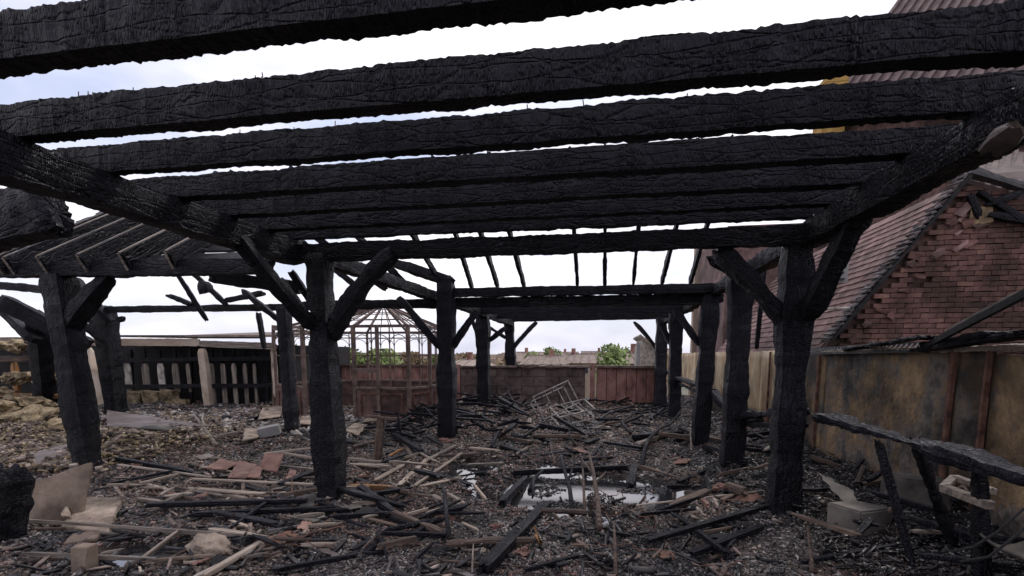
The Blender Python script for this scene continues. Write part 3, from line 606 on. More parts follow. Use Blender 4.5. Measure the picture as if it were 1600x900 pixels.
for r_ in range(4):
    for k in range(nb+1):
        cx_ = bx0+(k+.5)*bl-(bl/2 if r_ % 2 else 0)
        if r_ % 2 == 0 and k == nb: continue
        me = rnd.choice(protos)
        wdt = 1
        if r_ % 2 and k in (0, nb):
            cx_ = bx0+bl/4 if k == 0 else bx1-bl/4; wdt = .5
        obj('block', me, None, bw, Matrix.Translation(Vector((cx_, YW, .14+r_*.28))-bw.location) @ Matrix.Diagonal((wdt, 1, 1, 1)))
q = MB(); xx = bx0
while xx < bx1: q.box((xx+.11, YW-.02, 1.135+rnd.uniform(-.01, .02)), (.24, .3, .05), jit=.015); xx += .22
obj('broken_coping', q.mesh(bw.location), M['redframe'], bw)
bp_ = empty('gate', atY(975, 632, YW), 'low red boarded gate panel right of the block wall, blackened at its left foot', 'gate')
gx0, gx1 = atY(932, 600, YW).x, atY(1026, 600, YW).x; gn = 6
for k in range(gn):
    ww = (gx1-gx0)/gn; obj('board', MB().box((gx0+(k+.5)*ww, YW+rnd.uniform(-.008, .008), .57), (ww-.02, .03, 1.1)).mesh(bp_.location), M['redpaint'], bp_)
obj('backing', MB().box(((gx0+gx1)/2, YW+.04, .56), (gx1-gx0, .03, 1.1)).mesh(bp_.location), M['rust'], bp_)
for xg in (gx0-.12, gx1+.05): obj('gate_post', MB().box((xg, YW-.06, .6), (.13, .13, 1.24), jit=.01).mesh(bp_.location), M['redpaint'], bp_)
obj('top_rail', MB().box(((gx0+gx1)/2, YW-.02, 1.15), (gx1-gx0+.2, .16, .06), jit=.01).mesh(bp_.location), M['redframe'], bp_)

# ------------------------------------------------------------------ stained wall on the right
XW = 3.02
sw = empty('stained_wall', (XW, 8, 0), 'long heat stained panel wall on the right with ochre and grey patches', 'wall')
def ywall(px): return atX(px, 560, XW).y
edges = [1035, 1050, 1068, 1088, 1112, 1140, 1162, 1190, 1206, 1256, 1292, 1497, 1552, 1680, 1900]
for i in range(len(edges)-1):
    ya, yb_ = ywall(edges[i]), ywall(edges[i+1]); near = edges[i] >= 1250
    zt = atX((edges[i]+edges[i+1])/2, 549 if not near else 550, XW).z+rnd.uniform(-.02, .02); zt = min(zt, 1.56)
    zb = -.02 if near else .32+rnd.uniform(-.1, .08)
    g = .015
    # slightly buckled sheet
    V = []; Fs = []; nn = 8; mm_ = 8; sd_ = rnd.uniform(0, 50)
    for side in (0, .03):
        for a in range(nn+1):
            for c in range(mm_+1):
                y = ya-g+(yb_-ya+2*g)*a/nn; z = zb+(zt-zb)*c/mm_
                z += (.03*noise.noise(Vector((y*5, sd_, 0))) if c == mm_ else 0)+(.1*noise.noise(Vector((y*4, sd_, 3))) if (c == 0 and not near) else 0)
                V.append((XW+side+.018*noise.noise(Vector((y*1.4, z*1.6, sd_))), y, z))
    K = (nn+1)*(mm_+1)
    for a in range(nn):
        for c in range(mm_):
            i0 = a*(mm_+1)+c; q4 = (i0, i0+1, i0+mm_+2, i0+mm_+1); Fs.append(q4); Fs.append(tuple(K+v for v in reversed(q4)))
    for a in range(nn): i0 = a*(mm_+1); j0 = i0+mm_; Fs.append((i0, i0+mm_+1, K+i0+mm_+1, K+i0)); Fs.append((j0+mm_+1, j0, K+j0, K+j0+mm_+1))
    for c in range(mm_): Fs.append((c+1, c, K+c, K+c+1)); e0 = nn*(mm_+1)+c; Fs.append((e0, e0+1, K+e0+1, K+e0))
    me = mesh([Vector(v)-sw.location for v in V], Fs, smooth=True)
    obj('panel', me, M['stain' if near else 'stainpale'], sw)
for px in [1206, 1256, 1284, 1497, 1552, 1680]:
    y = ywall(px); obj('upright', MB().box((XW-.03, y, .77), (.03, .035, 1.56), jit=.006).mesh(sw.location), M['rust'], sw)
timber('coping', (XW+.02, 2.0, 1.56), (XW+.02, ywall(1286), 1.53), .14, .05, 'greywood', parent=sw, amp=.01)
obj('backing', MB().box((XW+.12, 9.0, .7), (.08, 14.5, 1.5)).mesh(sw.location), M['black'], sw)
# perforated tray and lattice arm lying on the wall top
def lattice(name, a, b_, w_, lab, cat, m_='lead', n=26, d=.02):
    a = Vector(a); b_ = Vector(b_); root = empty(name, a, lab, cat); mw = frame(a, b_, (-.5, -.6, .6)); ln = (b_-a).length
    for s in (-1, 1): obj('edge_bar', MB().bar(mw @ Vector((0, s*w_/2, 0)), mw @ Vector((ln, s*w_/2, 0)), d, d*1.6).mesh(a), M[m_], root)
    q = MB()
    for i in range(n):
        x0 = ln*i/n; x1_ = ln*(i+1)/n
        q.bar(mw @ Vector((x0, -w_/2, 0)), mw @ Vector((x1_, w_/2, 0)), d*.6, d*.5); q.bar(mw @ Vector((x0, w_/2, .004)), mw @ Vector((x1_, -w_/2, .004)), d*.6, d*.5)
    obj('mesh_bars', q.mesh(a), M[m_], root)
    return root
lattice('lattice_arm', atX(1462, 532, 2.95), atX(1640, 438, 2.55), .14, 'black perforated metal arm sticking up to the right over the stained wall', 'metal arm', 'black', 20, .03)
timber('ash_batten', atX(1478, 520, 2.98), atX(1600, 456, 2.65), .03, .05, 'greywood', 'thin pale batten lying along the top of the black perforated arm', 'batten')
lattice('mesh_tray', atX(1262, 549, 3.0), atX(1436, 542, 3.0), .12, 'flattened black mesh tray lying along the top of the stained wall', 'tray', 'lead', 30, .016)
for (a, b_, lab) in [((1430, 548), (1610, 520), 'charred flaky board lying on the wall top under the perforated arm'), ((1450, 538), (1560, 522), 'thin ash covered strip on the wall top under the perforated arm'), ((1330, 545), (1455, 526), 'curled sooty lead sheet on the wall top left of the perforated arm')]:
    timber('burnt_strip', atX(*a, 3.0), atX(*b_, 2.85), .16, .035, 'charash', lab, 'board', amp=.02, ragged=.05, seg=.03)

# ------------------------------------------------------------------ neighbouring building: brick gable with tiled roof
YG = 8.0
gA = empty('brick_gable', atY(1300, 540, YG), 'sooty red brick gable of the neighbouring building on the right, with torn roof edge', 'building')
gb = atY(1297, 535, YG); ga = atY(1512, 278, YG); gr = atY(1640, 318, YG); rx = 8.6
slope = (ga.z-gb.z)/(ga.x-gb.x)
sl2 = (ga.z-gr.z)/(gr.x-ga.x)
def inside(x, z): return (z < ga.z-(x-ga.x)*sl2 if x > ga.x else z < gb.z+(x-gb.x)*slope) and x > gb.x-.2
outl = [(gb.x-.15, YG+.03, -2), (rx, YG+.03, -2), (rx, YG+.03, ga.z-(rx-ga.x)*sl2-.05), (ga.x, YG+.03, ga.z-.05), (gb.x-.15, YG+.03, gb.z-.2)]
V = [Vector(v) for v in outl]+[Vector(v)+Vector((0, .22, 0)) for v in outl]
Fs = [(0, 4, 3, 2, 1)[::-1], (5, 6, 7, 8, 9)[::-1]]+[(i, (i+1) % 5, (i+1) % 5+5, i+5) for i in range(5)]
wallA = obj('mortar_wall', mesh([v-gA.location for v in V], Fs), M['mortar'], gA)
BL, BH = .20, .069; cand = []
for r_ in range(0, 70):
    z = 1.0+r_*BH
    for k in range(-1, 26):
        x = gb.x-.1+k*BL+(BL/2 if r_ % 2 else 0)
        if inside(x+.09, z+.03) and inside(x-.09, z+.03) and z > 1.25 and x < 6.4:
            if noise.noise(Vector((x*1.3, z*1.3, 4)))+.25*smooth(.5, 0, (gb.z+(x-gb.x)*slope)-z if x < ga.x else 1) > .56: continue
            cand.append((x, z))
cand.sort(key=lambda p: -p[1]+p[0]*.35)
bprot = []
for _ in range(5):
    me = MB().box((0, 0, 0), (BL-.008, .1, BH-.008), jit=.004).mesh(); me.materials.append(M['brick']); bprot.append(me)
rest = MB()
cand.sort(key=lambda p: abs(p[0]-4.7)+abs(p[1]-3.2)*.6)
for i, (x, z) in enumerate(cand):
    dy = rnd.uniform(-.005, .005)
    if i < 300: obj('brick', rnd.choice(bprot), None, gA, Matrix.Translation(Vector((x, YG+dy, z))-gA.location) @ Matrix.Rotation(rnd.uniform(-.03, .03), 4, 'Y'))
    else: rest.box((x, YG+dy, z), (BL-.010, .1, BH-.009), jit=.008)
tag(obj('brickwork', rest.mesh(gA.location), M['brick'], gA), kind='stuff')
# torn verge: lead strip, slipped slates, bricks standing proud
timber('verge_board', gb+Vector((-.03, -.1, .02)), ga+Vector((0, -.1, .05)), .07, .04, 'black', parent=gA, amp=.01, ragged=.02)
timber('ridge_capping', ga+Vector((-.05, -.08, .06)), Vector((rx, YG-.08, ga.z-(rx-ga.x)*sl2+.06)), .16, .08, 'lead', parent=gA, amp=.015)
for i in range(34):
    t = (i+.5)/34; p = gb.lerp(ga, t)+Vector((-.09, -.02, .03))
    o = obj('verge_tile', MB().box((0, 0, 0), (.07, .22, .022), rot=Matrix.Rotation(-math.atan(slope)+.5, 3, 'Y'), jit=.012).mesh(), M['lead'], gA, Matrix.Translation(p-gA.location))
for i in range(20):
    t = rnd.uniform(.02, 1); p = gb.lerp(ga, t)+Vector((rnd.uniform(.03, .75)*(.35+.65*t), -.08, rnd.uniform(-.12, .0)-rnd.random()*.25))
    if not inside(p.x, p.z+.1): continue
    obj('slipped_slate', MB().box((0, 0, 0), (rnd.uniform(.08, .2), .03, rnd.uniform(.03, .09)), rot=Matrix.Rotation(rnd.uniform(-1., .4), 3, 'Y') @ Matrix.Rotation(rnd.uniform(-.5, .3), 3, 'X'), jit=.02).mesh(), M[rnd.choice(['mortar', 'rooftile', 'brick', 'brick'])], gA, Matrix.Translation(p-gA.location))
for i, (p0, p1) in enumerate([((1530, 300), (1600, 345)), ((1515, 305), (1530, 340)), ((1545, 335), (1640, 352)), ((1540, 320), (1600, 300))]):
    timber('charred_batten', atY(*p0, YG-.1), atY(*p1, YG-.12), .08, .07, 'char', parent=gA, amp=.02)
obj('cream_patch', MB().box(atY(1530, 338, YG-.06), (.26, .04, .22), jit=.03).mesh(gA.location), M['stainpale'], gA)
# tiled slope running back from the gable, courses level
TE = gb+Vector((-.10, 0, -.13)); TL = (ga-TE); TLn = Vector((TL.x, 0, TL.z)).length; tu = Vector((TL.x, 0, TL.z)).normalized(); tn = Vector((-tu.z, 0, tu.x))
YE = 14.6
roofA = obj('roof', mesh([v-gA.location for v in (Vector((TE.x, YG+.2, TE.z))-tn*.03, Vector((TE.x, YE, TE.z))-tn*.03, Vector((ga.x, YE, ga.z))-tn*.03, Vector((ga.x, YG+.2, ga.z))-tn*.03)]+[v-gA.location-tn*.15 for v in (Vector((TE.x, YG+.2, TE.z)), Vector((TE.x, YE, TE.z)), Vector((ga.x, YE, ga.z)), Vector((ga.x, YG+.2, ga.z)))],
    [(0, 3, 2, 1), (4, 5, 6, 7), (0, 1, 5, 4), (1, 2, 6, 5), (2, 3, 7, 6), (3, 0, 4, 7)]), M['black'], gA)
tl_, tw_ = .13, .24; rot = Matrix((Vector((0, 1, 0)), tu, tn)).transposed().to_3x3(); tc_ = []
rows = int(TLn/tl_)
for r_ in range(rows):
    for k in range(int((YE-YG)/tw_)):
        tc_.append((r_, YG+.12+tw_*(k+.5)+(tw_/2 if r_ % 2 else 0)))
tc_.sort(key=lambda q: q[1]-q[0]*.06)
tp_ = []
for _ in range(4):
    me = MB().box((0, 0, 0), (tw_-.012, tl_+.05, .018), jit=.004).mesh(); me.materials.append(M['rooftile']); tp_.append(me)
rest = MB(); lean = Matrix.Rotation(-.14, 3, 'X')
for i, (r_, y) in enumerate(tc_):
    p = Vector((TE.x, y, TE.z))+tu*(tl_*(r_+.5))+tn*.012
    if i < 300: obj('roof_tile', rnd.choice(tp_), None, gA, Matrix.Translation(p-gA.location) @ (rot @ lean).to_4x4())
    else: rest.box(p, (tw_-.012, tl_+.05, .018), rot=rot @ lean, jit=.003)
tag(obj('tile_courses', rest.mesh(gA.location), M['rooftile'], gA), kind='stuff')
# ribbed roof rising behind the gable
def ribbed(name, c0, c1, c2, c3, step, label=None, par=None, matk='darkroof', rib=(.05, .06)):
    # c0-c1 lower edge, c3-c2 upper edge; ribs run from lower to upper edge
    c = [Vector(q) for q in (c0, c1, c2, c3)]; nrm = (c[1]-c[0]).cross(c[3]-c[0]).normalized()
    if nrm.z < 0: nrm = -nrm
    org = par.location if par else c[0]
    if par is None: root = empty(name, c[0], label, 'roof')
    else: root = par
    V = [q-org for q in c]+[q-org-nrm*.08 for q in c]
    sh = obj(name if par else 'deck', mesh(V, [(0, 1, 2, 3), (7, 6, 5, 4), (0, 4, 5, 1), (1, 5, 6, 2), (2, 6, 7, 3), (3, 7, 4, 0)]), M[matk], root)
    n = int((c[1]-c[0]).length/step); q = MB()
    for i in range(n+1):
        t = i/n; q.bar(c[0].lerp(c[1], t)+nrm*.02, c[3].lerp(c[2], t)+nrm*.02, *rib, up=nrm)
    o = obj('ribs', q.mesh(org), M[matk], sh if par else root)
    if n > 30: o['kind'] = 'stuff'
    return root
ribbed('ribbed_roof', atY(1500, 276, 8.35), atY(1760, 350, 8.35), atY(1790, 250, 10.2), atY(1515, 232, 10.2), .14, par=gA)
# building behind, higher roof seen between the rafters
gB = empty('tall_house', (4.5, 15.2, 0), 'taller brown house behind the brick gable, its ribbed roof seen between the rafters', 'building')
obj('wall', MB().box((6.6, 17.2, .5), (6.4, 4, 9.0)).mesh(gB.location), M['rooftile'], gB)
pA, pB, pC, pD = atY(1292, 160, 14.5), atY(1800, 190, 9.2), atY(1960, -160, 11.5), atY(1520, -155, 17.5)
ribbed('high_roof', pA, pB, pC, pD, .26, par=gB, rib=(.09, .07))
V = [pA, pB, Vector((pB.x, pB.y, -4)), Vector((pA.x, pA.y, -4))]; V = [v+Vector((.35, .35, 0)) for v in V]
V2 = [v+Vector((.3, .3, 0)) for v in V]
obj('side_wall', mesh([v-gB.location for v in V+V2], [(0, 1, 2, 3), (7, 6, 5, 4), (0, 4, 5, 1), (1, 5, 6, 2), (2, 6, 7, 3), (3, 7, 4, 0)]), M['mortar'], gB)
cy = empty('chimney_stack', atY(1304, 175, 14.2), 'yellow brick chimney stack beside the high ribbed roof, glimpsed between two rafters', 'chimney')
c0 = cy.location.copy(); obj('stack', MB().box(c0+Vector((0, .3, .1)), (.5, .6, 1.4)).mesh(c0), M['yellowbrick'], cy)
for k in range(6): obj('brick_course', MB().box(c0+Vector((0, .3, .75-.14*k)), (.52, .62, .11)).mesh(c0), M['yellowbrick'], cy)
# downpipe and vent on its corner
dp = empty('downpipe', atY(1275, 545, 9.6), 'broad tan downpipe behind the thick near right post', 'pipe')
obj('pipe', MB().tube([atY(1283, 560, 9.6), atY(1292, 430, 9.6)], .16, 14).mesh(dp.location, smooth=True), M['fascia'], dp)
for py in (462, 520): obj('collar', MB().tube([atY(1286+(462-py)*.05, py, 9.6), atY(1286+(462-py)*.05, py-6, 9.6)], .175, 14).mesh(dp.location), M['rust'], dp)
vb = empty('wall_vent', atY(1308, 425, 8.9), 'small grey metal vent box above the broad tan pipe', 'vent')
obj('box', MB().box(atY(1308, 422, 8.9), (.26, .2, .42), jit=.01).mesh(vb.location), M['chimney'], vb)
for k in range(4): obj('louvre', MB().box(atY(1308, 406+10*k, 8.78), (.2, .03, .03)).mesh(vb.location), M['lead'], vb)
tag(obj('white_conduit', MB().tube([atY(1282, 483, 8.0), atY(1328, 481, 7.9)], .02, 6).mesh(), M['white']), 'short white conduit running to the torn roof verge', 'pipe')
tag(obj('far_render_wall', MB().box((4.1, 19.6, .6), (1.6, .4, 9.4)).mesh(), M['render']), 'pale rendered wall glimpsed between the right hand posts', 'wall')

# ------------------------------------------------------------------ burnt shed on the left
YS = 11.7
sh = empty('burnt_shed', atY(215, 645, YS), 'burnt out timber shed along the left with a pale fascia and black stud wall', 'shed')
so = sh.location
def S(px, py, dy=0): return atY(px, py, YS+dy)
def sbar(name, p0, p1, w_, h_, mk, dy=0., dy1=None):
    a = S(*p0, dy); b_ = S(*p1, dy if dy1 is None else dy1)
    return timber(name, a, b_, w_, h_, mk, parent=sh, up=(0, -1, .01), amp=.006, ragged=.01, round_=.08)
sbar('fascia', (-60, 534), (312, 535), .19, .05, 'fascia', -.3)
sbar('fascia', (312, 537), (432, 541), .16, .05, 'greywood', -.3)
obj('back_wall', MB().box(((S(-60, 600).x+S(425, 600).x)/2, YS+.55, .8), (S(425, 600).x-S(-60, 600).x, .1, 1.9)).mesh(so), M['black'], sh)
obj('side_wall', MB().box((S(425, 600).x, YS+2.3, .8), (.1, 3.5, 1.9)).mesh(so), M['black'], sh)
rz0 = S(300, 528).z
for i in range(24):
    px = 176+i*10.6; a = S(px, 525, -.35); b_ = Vector((a.x+.1, YS+2.6, a.z+(.2 if px > 290 else .05)))
    obj('roof_sheet', MB().bar(a, b_, .155, .05, up=(0, -.1, 1)).mesh(so), M['farroof' if px > 290 else 'charbrown'], sh)
for i, px in enumerate([190, 207, 228, 252, 276, 300, 333, 350, 367, 384, 400, 416]):
    pk = 'palewood' if px > 320 else ('white' if i % 2 else 'greywood')
    sbar('stud', (px, 648), (px-3, 545), .10, .06, 'char', 0.12)
for i, (px, w_) in enumerate([(202, .22), (230, .22), (254, .2), (277, .2), (297, .1), (334, .13), (352, .14), (369, .12), (386, .11), (401, .09)]):
    sbar('wall_slat', (px+1, 612 if px < 320 else 634), (px-4, 568), w_, .03, 'greywood' if px > 260 or px == 230 else 'white', .0)
for (y0, y1) in [(563, 560), (604, 602), (640, 634)]: sbar('rail', (180, y0), (428, y1), .10, .08, 'char', -.05)
sbar('pale_post', (328, 648), (316, 545), .19, .14, 'whitepost', -.32)
sbar('pale_post', (157, 668), (136, 545), .26, .16, 'whitepost', -.9, -.3)
sbar('pale_post', (432, 620), (427, 545), .1, .1, 'whitepost', -.2)
for i, (x0, y0, wx, wy) in enumerate([(212, 628, .42, .55), (240, 622, .5, .42), (242, 642, .6, .34), (266, 618, .4, .26), (266, 637, .5, .36), (285, 634, .4, .36)]):
    obj('insulation_slab', MB().box(S(x0, y0, -.1), (wx, .2, wy), jit=.05).mesh(so), M['wool'], sh)
# far left collapsed bay with orange studs and mineral wool
for i, (px, mk) in enumerate([(-15, 'orangewood'), (22, 'orangewood'), (56, 'orangewood'), (100, 'charbrown')]):
    a = atY(px+6, 612, 8.8); b_ = atY(px, 566, 8.8); timber('stud', a, b_, .13, .09, mk, parent=sh, up=(0, -1, .01), amp=.006)
for (a, b_, w_, mk) in [((-60, 562), (70, 560), .12, 'charbrown'), ((-60, 614), (95, 620), .1, 'orangewood'), ((-60, 546), (80, 550), .05, 'char')]:
    timber('rail', atY(*a, 8.75), atY(*b_, 8.75), w_, .08, mk, parent=sh, up=(0, -1, .01), amp=.008)
timber('fascia', atY(-90, 534, 8.7), atY(52, 534, 8.7), .19, .05, 'greywood', parent=sh, up=(0, -1, .01), amp=.003, seg=.1)
obj('back_wall', MB().box((atY(0, 600, 9.2).x, 9.3, .8), (3.4, .1, 1.6)).mesh(so), M['black'], sh)
def lump(name, c, s, mk, lab=None, cat=None, group=None, parent=None, sub=3, amp=.25, seed=0):
    bm = bmesh.new(); bmesh.ops.create_icosphere(bm, subdivisions=sub, radius=1)
    for v in bm.verts:
        d = 1+amp*noise.noise(v.co*1.6+Vector((seed, seed, 0)))+amp*.5*noise.noise(v.co*4+Vector((seed, 3, 0))); v.co = Vector((v.co.x*s[0], v.co.y*s[1], v.co.z*s[2]))*d
    me = bpy.data.meshes.new(name); bm.to_mesh(me); bm.free()
    o = obj(name, me, M[mk]); o.location = c; o.rotation_euler = (rnd.uniform(-.3, .3), rnd.uniform(-.3, .3), rnd.uniform(0, 6))
    return tag(o, lab, cat, group)
wl = [(20, 540, 8.5), (8, 640, 7.6), (40, 668, 7.3), (62, 650, 7.5), (90, 690, 6.9), (30, 700, 6.8), (60, 706, 6.6), (8, 690, 6.9), (88, 665, 7.2), (30, 590, 8.7), (75, 592, 8.7), (50, 640, 7.9), (10, 715, 6.4), (85, 712, 6.5), (160, 690, 7.4), (170, 672, 8.2), (210, 655, 9.2), (240, 662, 9.2), (285, 660, 9.6), (320, 665, 9.2), (25, 655, 7.4), (48, 684, 7.0), (15, 678, 7.0), (70, 676, 7.1), (95, 706, 6.6), (45, 718, 6.3), (60, 632, 8.0), (28, 628, 8.1), (5, 612, 8.3), (150, 712, 6.6), (165, 700, 6.9), (115, 716, 6.4)]
for i, (px, py, y) in enumerate(wl):
    p = atY(px, py, y); s = rnd.uniform(.14, .27)
    lump('wool_clump', p, (s*1.2, s, s*.6), 'wool', 'torn clump of yellowish mineral wool heaped along the burnt shed', 'insulation', 'clumps of mineral wool by the burnt shed', seed=i, amp=.7)
for i, (px, py) in enumerate([(345, 652), (372, 648), (405, 652), (300, 652), (330, 668), (388, 662), (356, 662), (415, 640), (275, 672)]):
    p = at(px, py, .1); s = rnd.uniform(.14, .26)
    lump('rubble_lump', p, (s*1.5, s, s*.7), rnd.choice(['stone', 'wool', 'charbrown', 'char']), 'dusty lump of rubble at the foot of the black stud wall', 'rubble', 'rubble lumps below the stud wall', seed=40+i, amp=.5)

# ------------------------------------------------------------------ town beyond
def tree(px, pyb, pyt, Y, wpx, lab, cat_mat='leaf', n=2600, seed=0):
    base = atY(px, pyb, Y); base.z = -4.2; top = atY(px, pyt, Y); wd = wpx/792*Y
    root = empty('tree', base, lab, 'tree', 'trees beyond the terrace')
    hgt_ = top.z+4.2; cr_ = max(wd*.5, hgt_*.33); cz = top.z-cr_*.9
    q = MB(); q.tube([base, base+Vector((0, 0, hgt_*.45)), base+Vector((.2, 0, hgt_*.7))], [.22, .16, .08], 8)
    rr_ = random.Random(seed)
    for k in range(7):
        a = rr_.uniform(0, 6.28); s0 = base+Vector((0, 0, hgt_*rr_.uniform(.35, .6))); q.tube([s0, s0+Vector((math.cos(a)*cr_*.4, math.sin(a)*cr_*.4, hgt_*.15)), s0+Vector((math.cos(a)*cr_*.75, math.sin(a)*cr_*.75, hgt_*.27))], [.09, .06, .02], 5)
    obj('trunk', q.mesh(base), M['bark'], root)
    cl = [(rr_.uniform(-1, 1)*wd*.42, rr_.uniform(-1, 1)*wd*.4, rr_.uniform(-.75, .8)*cr_*.9, rr_.uniform(.25, .5)*cr_) for _ in range(20)]
    V = []; Fs = []; T = []
    for i in range(n):
        c = rr_.choice(cl); d = Vector((rr_.gauss(0, 1), rr_.gauss(0, 1), rr_.gauss(0, 1))).normalized()*c[3]*rr_.uniform(.55, 1.08)
        p = Vector((c[0], c[1], c[2]))+d+Vector((0, 0, cz-base.z))
        if p.z > hgt_*1.02: p.z = hgt_*rr_.uniform(.9, 1)
        s = rr_.uniform(.10, .24); u = Vector((rr_.gauss(0, 1), rr_.gauss(0, 1), rr_.gauss(0, 1))).normalized(); v = u.orthogonal().normalized()
        k = len(V); V += [p-u*s, p+v*s*.6, p+u*s, p-v*s*.6]; Fs.append((k, k+1, k+2, k+3)); t = rr_.random(); T += [t]*4
    me = mesh(V, Fs); a = me.attributes.new('tint', 'FLOAT', 'POINT'); a.data.foreach_set('value', T); me.materials.append(M[cat_mat])
    obj('crown', me, None, root)
for i, (px, pb, pt, Y, wpx, lab, mk) in enumerate([
    (480, 575, 543, 34, 50, 'bright green tree seen left of the near left post', 'leaf'), (548, 575, 546, 33, 56, 'bright green tree seen through the left side of the greenhouse', 'leaf'),
    (596, 575, 547, 34, 50, 'bright green tree seen through the middle of the greenhouse', 'leaf'), (640, 575, 553, 40, 40, 'duller scorched tree seen through the right side of the greenhouse', 'leafbrown'),
    (855, 570, 543, 60, 60, 'low round green tree behind the roofs above the block wall', 'leafdark'), (961, 572, 540, 36, 34, 'taller green tree standing between two brown roofs', 'leaf'),
    (985, 560, 540, 50, 26, 'small dark tree right of the taller green tree', 'leafdark'), (735, 572, 553, 55, 44, 'scorched brown tree between the two middle posts', 'leafbrown'),
    (690, 572, 556, 60, 34, 'small olive tree just left of the middle post', 'leafdark'), (520, 575, 550, 45, 50, 'darker green tree half hidden by the near left post', 'leafdark')]):
    tree(px, pb, pt, Y, wpx, lab, mk, seed=i+3)
def house(px0, px1, pye, pyr, Y, lab, dep=6, wins=3):
    a = atY(px0, pye, Y); b_ = atY(px1, pye, Y); zr = atY(px0, pyr, Y).z; ze = a.z
    root = empty('house', ((a.x+b_.x)/2, Y, -4.2), lab, 'house', 'houses beyond the terrace'); o = root.location; ww = b_.x-a.x
    wl_ = obj('wall', MB().box(((a.x+b_.x)/2, Y+dep/2, (ze-4.2)/2), (ww, dep, ze+4.2)).mesh(o), M['render'], root)
    V = [(a.x-.3, Y-.4, ze-.1), (b_.x+.3, Y-.4, ze-.1), (b_.x+.3, Y+dep+.4, ze-.1), (a.x-.3, Y+dep+.4, ze-.1), (a.x+.3, Y+dep/2, zr), (b_.x-.3, Y+dep/2, zr)]
    rf = obj('roof', mesh([Vector(v)-o for v in V], [(0, 1, 5, 4), (2, 3, 4, 5), (3, 0, 4), (1, 2, 5), (3, 2, 1, 0)]), M['farroof'], root)
    obj('ridge', MB().bar(Vector(V[4])-Vector((.1, 0, 0)), Vector(V[5])+Vector((.1, 0, 0)), .25, .15).mesh(o), M['farroof'], rf)
    nr_ = int(ww/.9); q = MB()
    for k in range(nr_): t = (k+.5)/nr_; q.bar(Vector(V[0]).lerp(Vector(V[1]), t)+Vector((0, 0, .03)), Vector(V[4]).lerp(Vector(V[5]), t)+Vector((0, 0, .03)), .12, .08)
    obj('tile_ribs', q.mesh(o), M['farroof'], rf)
    cxx = a.x+ww*rnd.uniform(.2, .8); obj('chimney', MB().box((cxx, Y+dep/2, zr+.25), (.5, .5, .9)).mesh(o), M['redpaint'], rf)
    for k in range(wins):
        xw = a.x+ww*(k+.5)/wins
        wdw = obj('window', MB().box((xw, Y-.02, ze-.9), (1.0, .08, 1.0)).mesh(o), M['white'], root); obj('pane', MB().box((xw, Y-.07, ze-.9), (.84, .04, .84)).mesh(o), M['glass'], wdw)
for a in [(815, 880, 568, 556, 55, 'wide brown roofed house above the block wall, left of the small gap'), (878, 950, 566, 553, 62, 'broad brown roofed house behind the others, left of the taller green tree'),
          (958, 1004, 566, 551, 38, 'near brown roofed house directly right of the taller green tree'), (700, 748, 571, 562, 45, 'low house glimpsed left of the post before the block wall'),
          (800, 832, 564, 550, 80, 'distant pale house behind the post above the block wall'), (600, 690, 568, 557, 70, 'long distant house seen through the right side of the greenhouse'),
          (830, 905, 560, 550, 110, 'far terrace of houses on the skyline above the block wall'), (905, 945, 560, 549, 100, 'far house with a steep roof on the skyline'),
          (1004, 1060, 563, 545, 60, 'house mostly hidden behind the farthest right posts'), (470, 540, 570, 560, 80, 'distant house behind the green trees on the left')]: house(*a)
tag(obj('far_town', (lambda q: [q.box((rnd.uniform(-420, 260), rnd.uniform(170, 420), -4+rnd.uniform(0, 2.5)), (rnd.uniform(6, 20), rnd.uniform(6, 12), rnd.uniform(5, 9))) for _ in range(420)] and q)(MB()).mesh(), M['render']), kind='stuff')
V = []; Fs = []; T = []
for _ in range(160):
    cxx, cyy, cr_ = rnd.uniform(-300, 140), rnd.uniform(110, 300), rnd.uniform(2.5, 5)
    for _ in range(90):
        d = Vector((rnd.gauss(0, 1), rnd.gauss(0, 1), rnd.gauss(0, 1))).normalized()*cr_*rnd.uniform(.6, 1.1); p = Vector((cxx, cyy, .6-cr_))+Vector((d.x*1.6, d.y, d.z))
        sz = rnd.uniform(.5, 1.1); u = Vector((rnd.gauss(0, 1), rnd.gauss(0, 1), rnd.gauss(0, 1))).normalized(); v = u.orthogonal().normalized()
        k = len(V); V += [p-u*sz, p+v*sz*.6, p+u*sz, p-v*sz*.6]; Fs.append((k, k+1, k+2, k+3)); T += [rnd.random()]*4
me = mesh(V, Fs); a_ = me.attributes.new('tint', 'FLOAT', 'POINT'); a_.data.foreach_set('value', T)
tag(obj('far_woodland', me, M['leafbrown']), kind='stuff')
gc = empty('grey_flue', atY(997, 575, 20.5), 'square grey metal flue rising left of the far right posts', 'flue')
obj('stack', MB().box(atY(997, 560, 20.5), (.14, .14, 1.2)).mesh(gc.location), M['chimney'], gc); obj('cap', MB().box(atY(997, 525, 20.5)+Vector((0, 0, -.05)), (.2, .2, .05)).mesh(gc.location), M['chimney'], gc)
wh = empty('white_gable', atY(1012, 575, 24), 'small white painted gable end right of the grey flue', 'house')
a = atY(1000, 572, 24); b_ = atY(1040, 572, 24); c_ = atY(1006, 526, 24)
V = [a, b_, Vector((b_.x, 24, c_.z-1.0)), c_, Vector((a.x, 24, c_.z-.5))]; V[0].z = V[1].z = -4; V2 = [v+Vector((0, 4, 0)) for v in V]
obj('wall', mesh([v-wh.location for v in V+V2], [(0, 1, 2, 3, 4), (9, 8, 7, 6, 5)]+[(i, i+5, (i+1) % 5+5, (i+1) % 5) for i in range(5)]), M['white'], wh)
obj('roof', MB().bar(c_+Vector((-.2, 2, .06)), Vector((b_.x+.4, 26, c_.z-1.1)), 4.4, .1).mesh(wh.location), M['farroof'], wh)

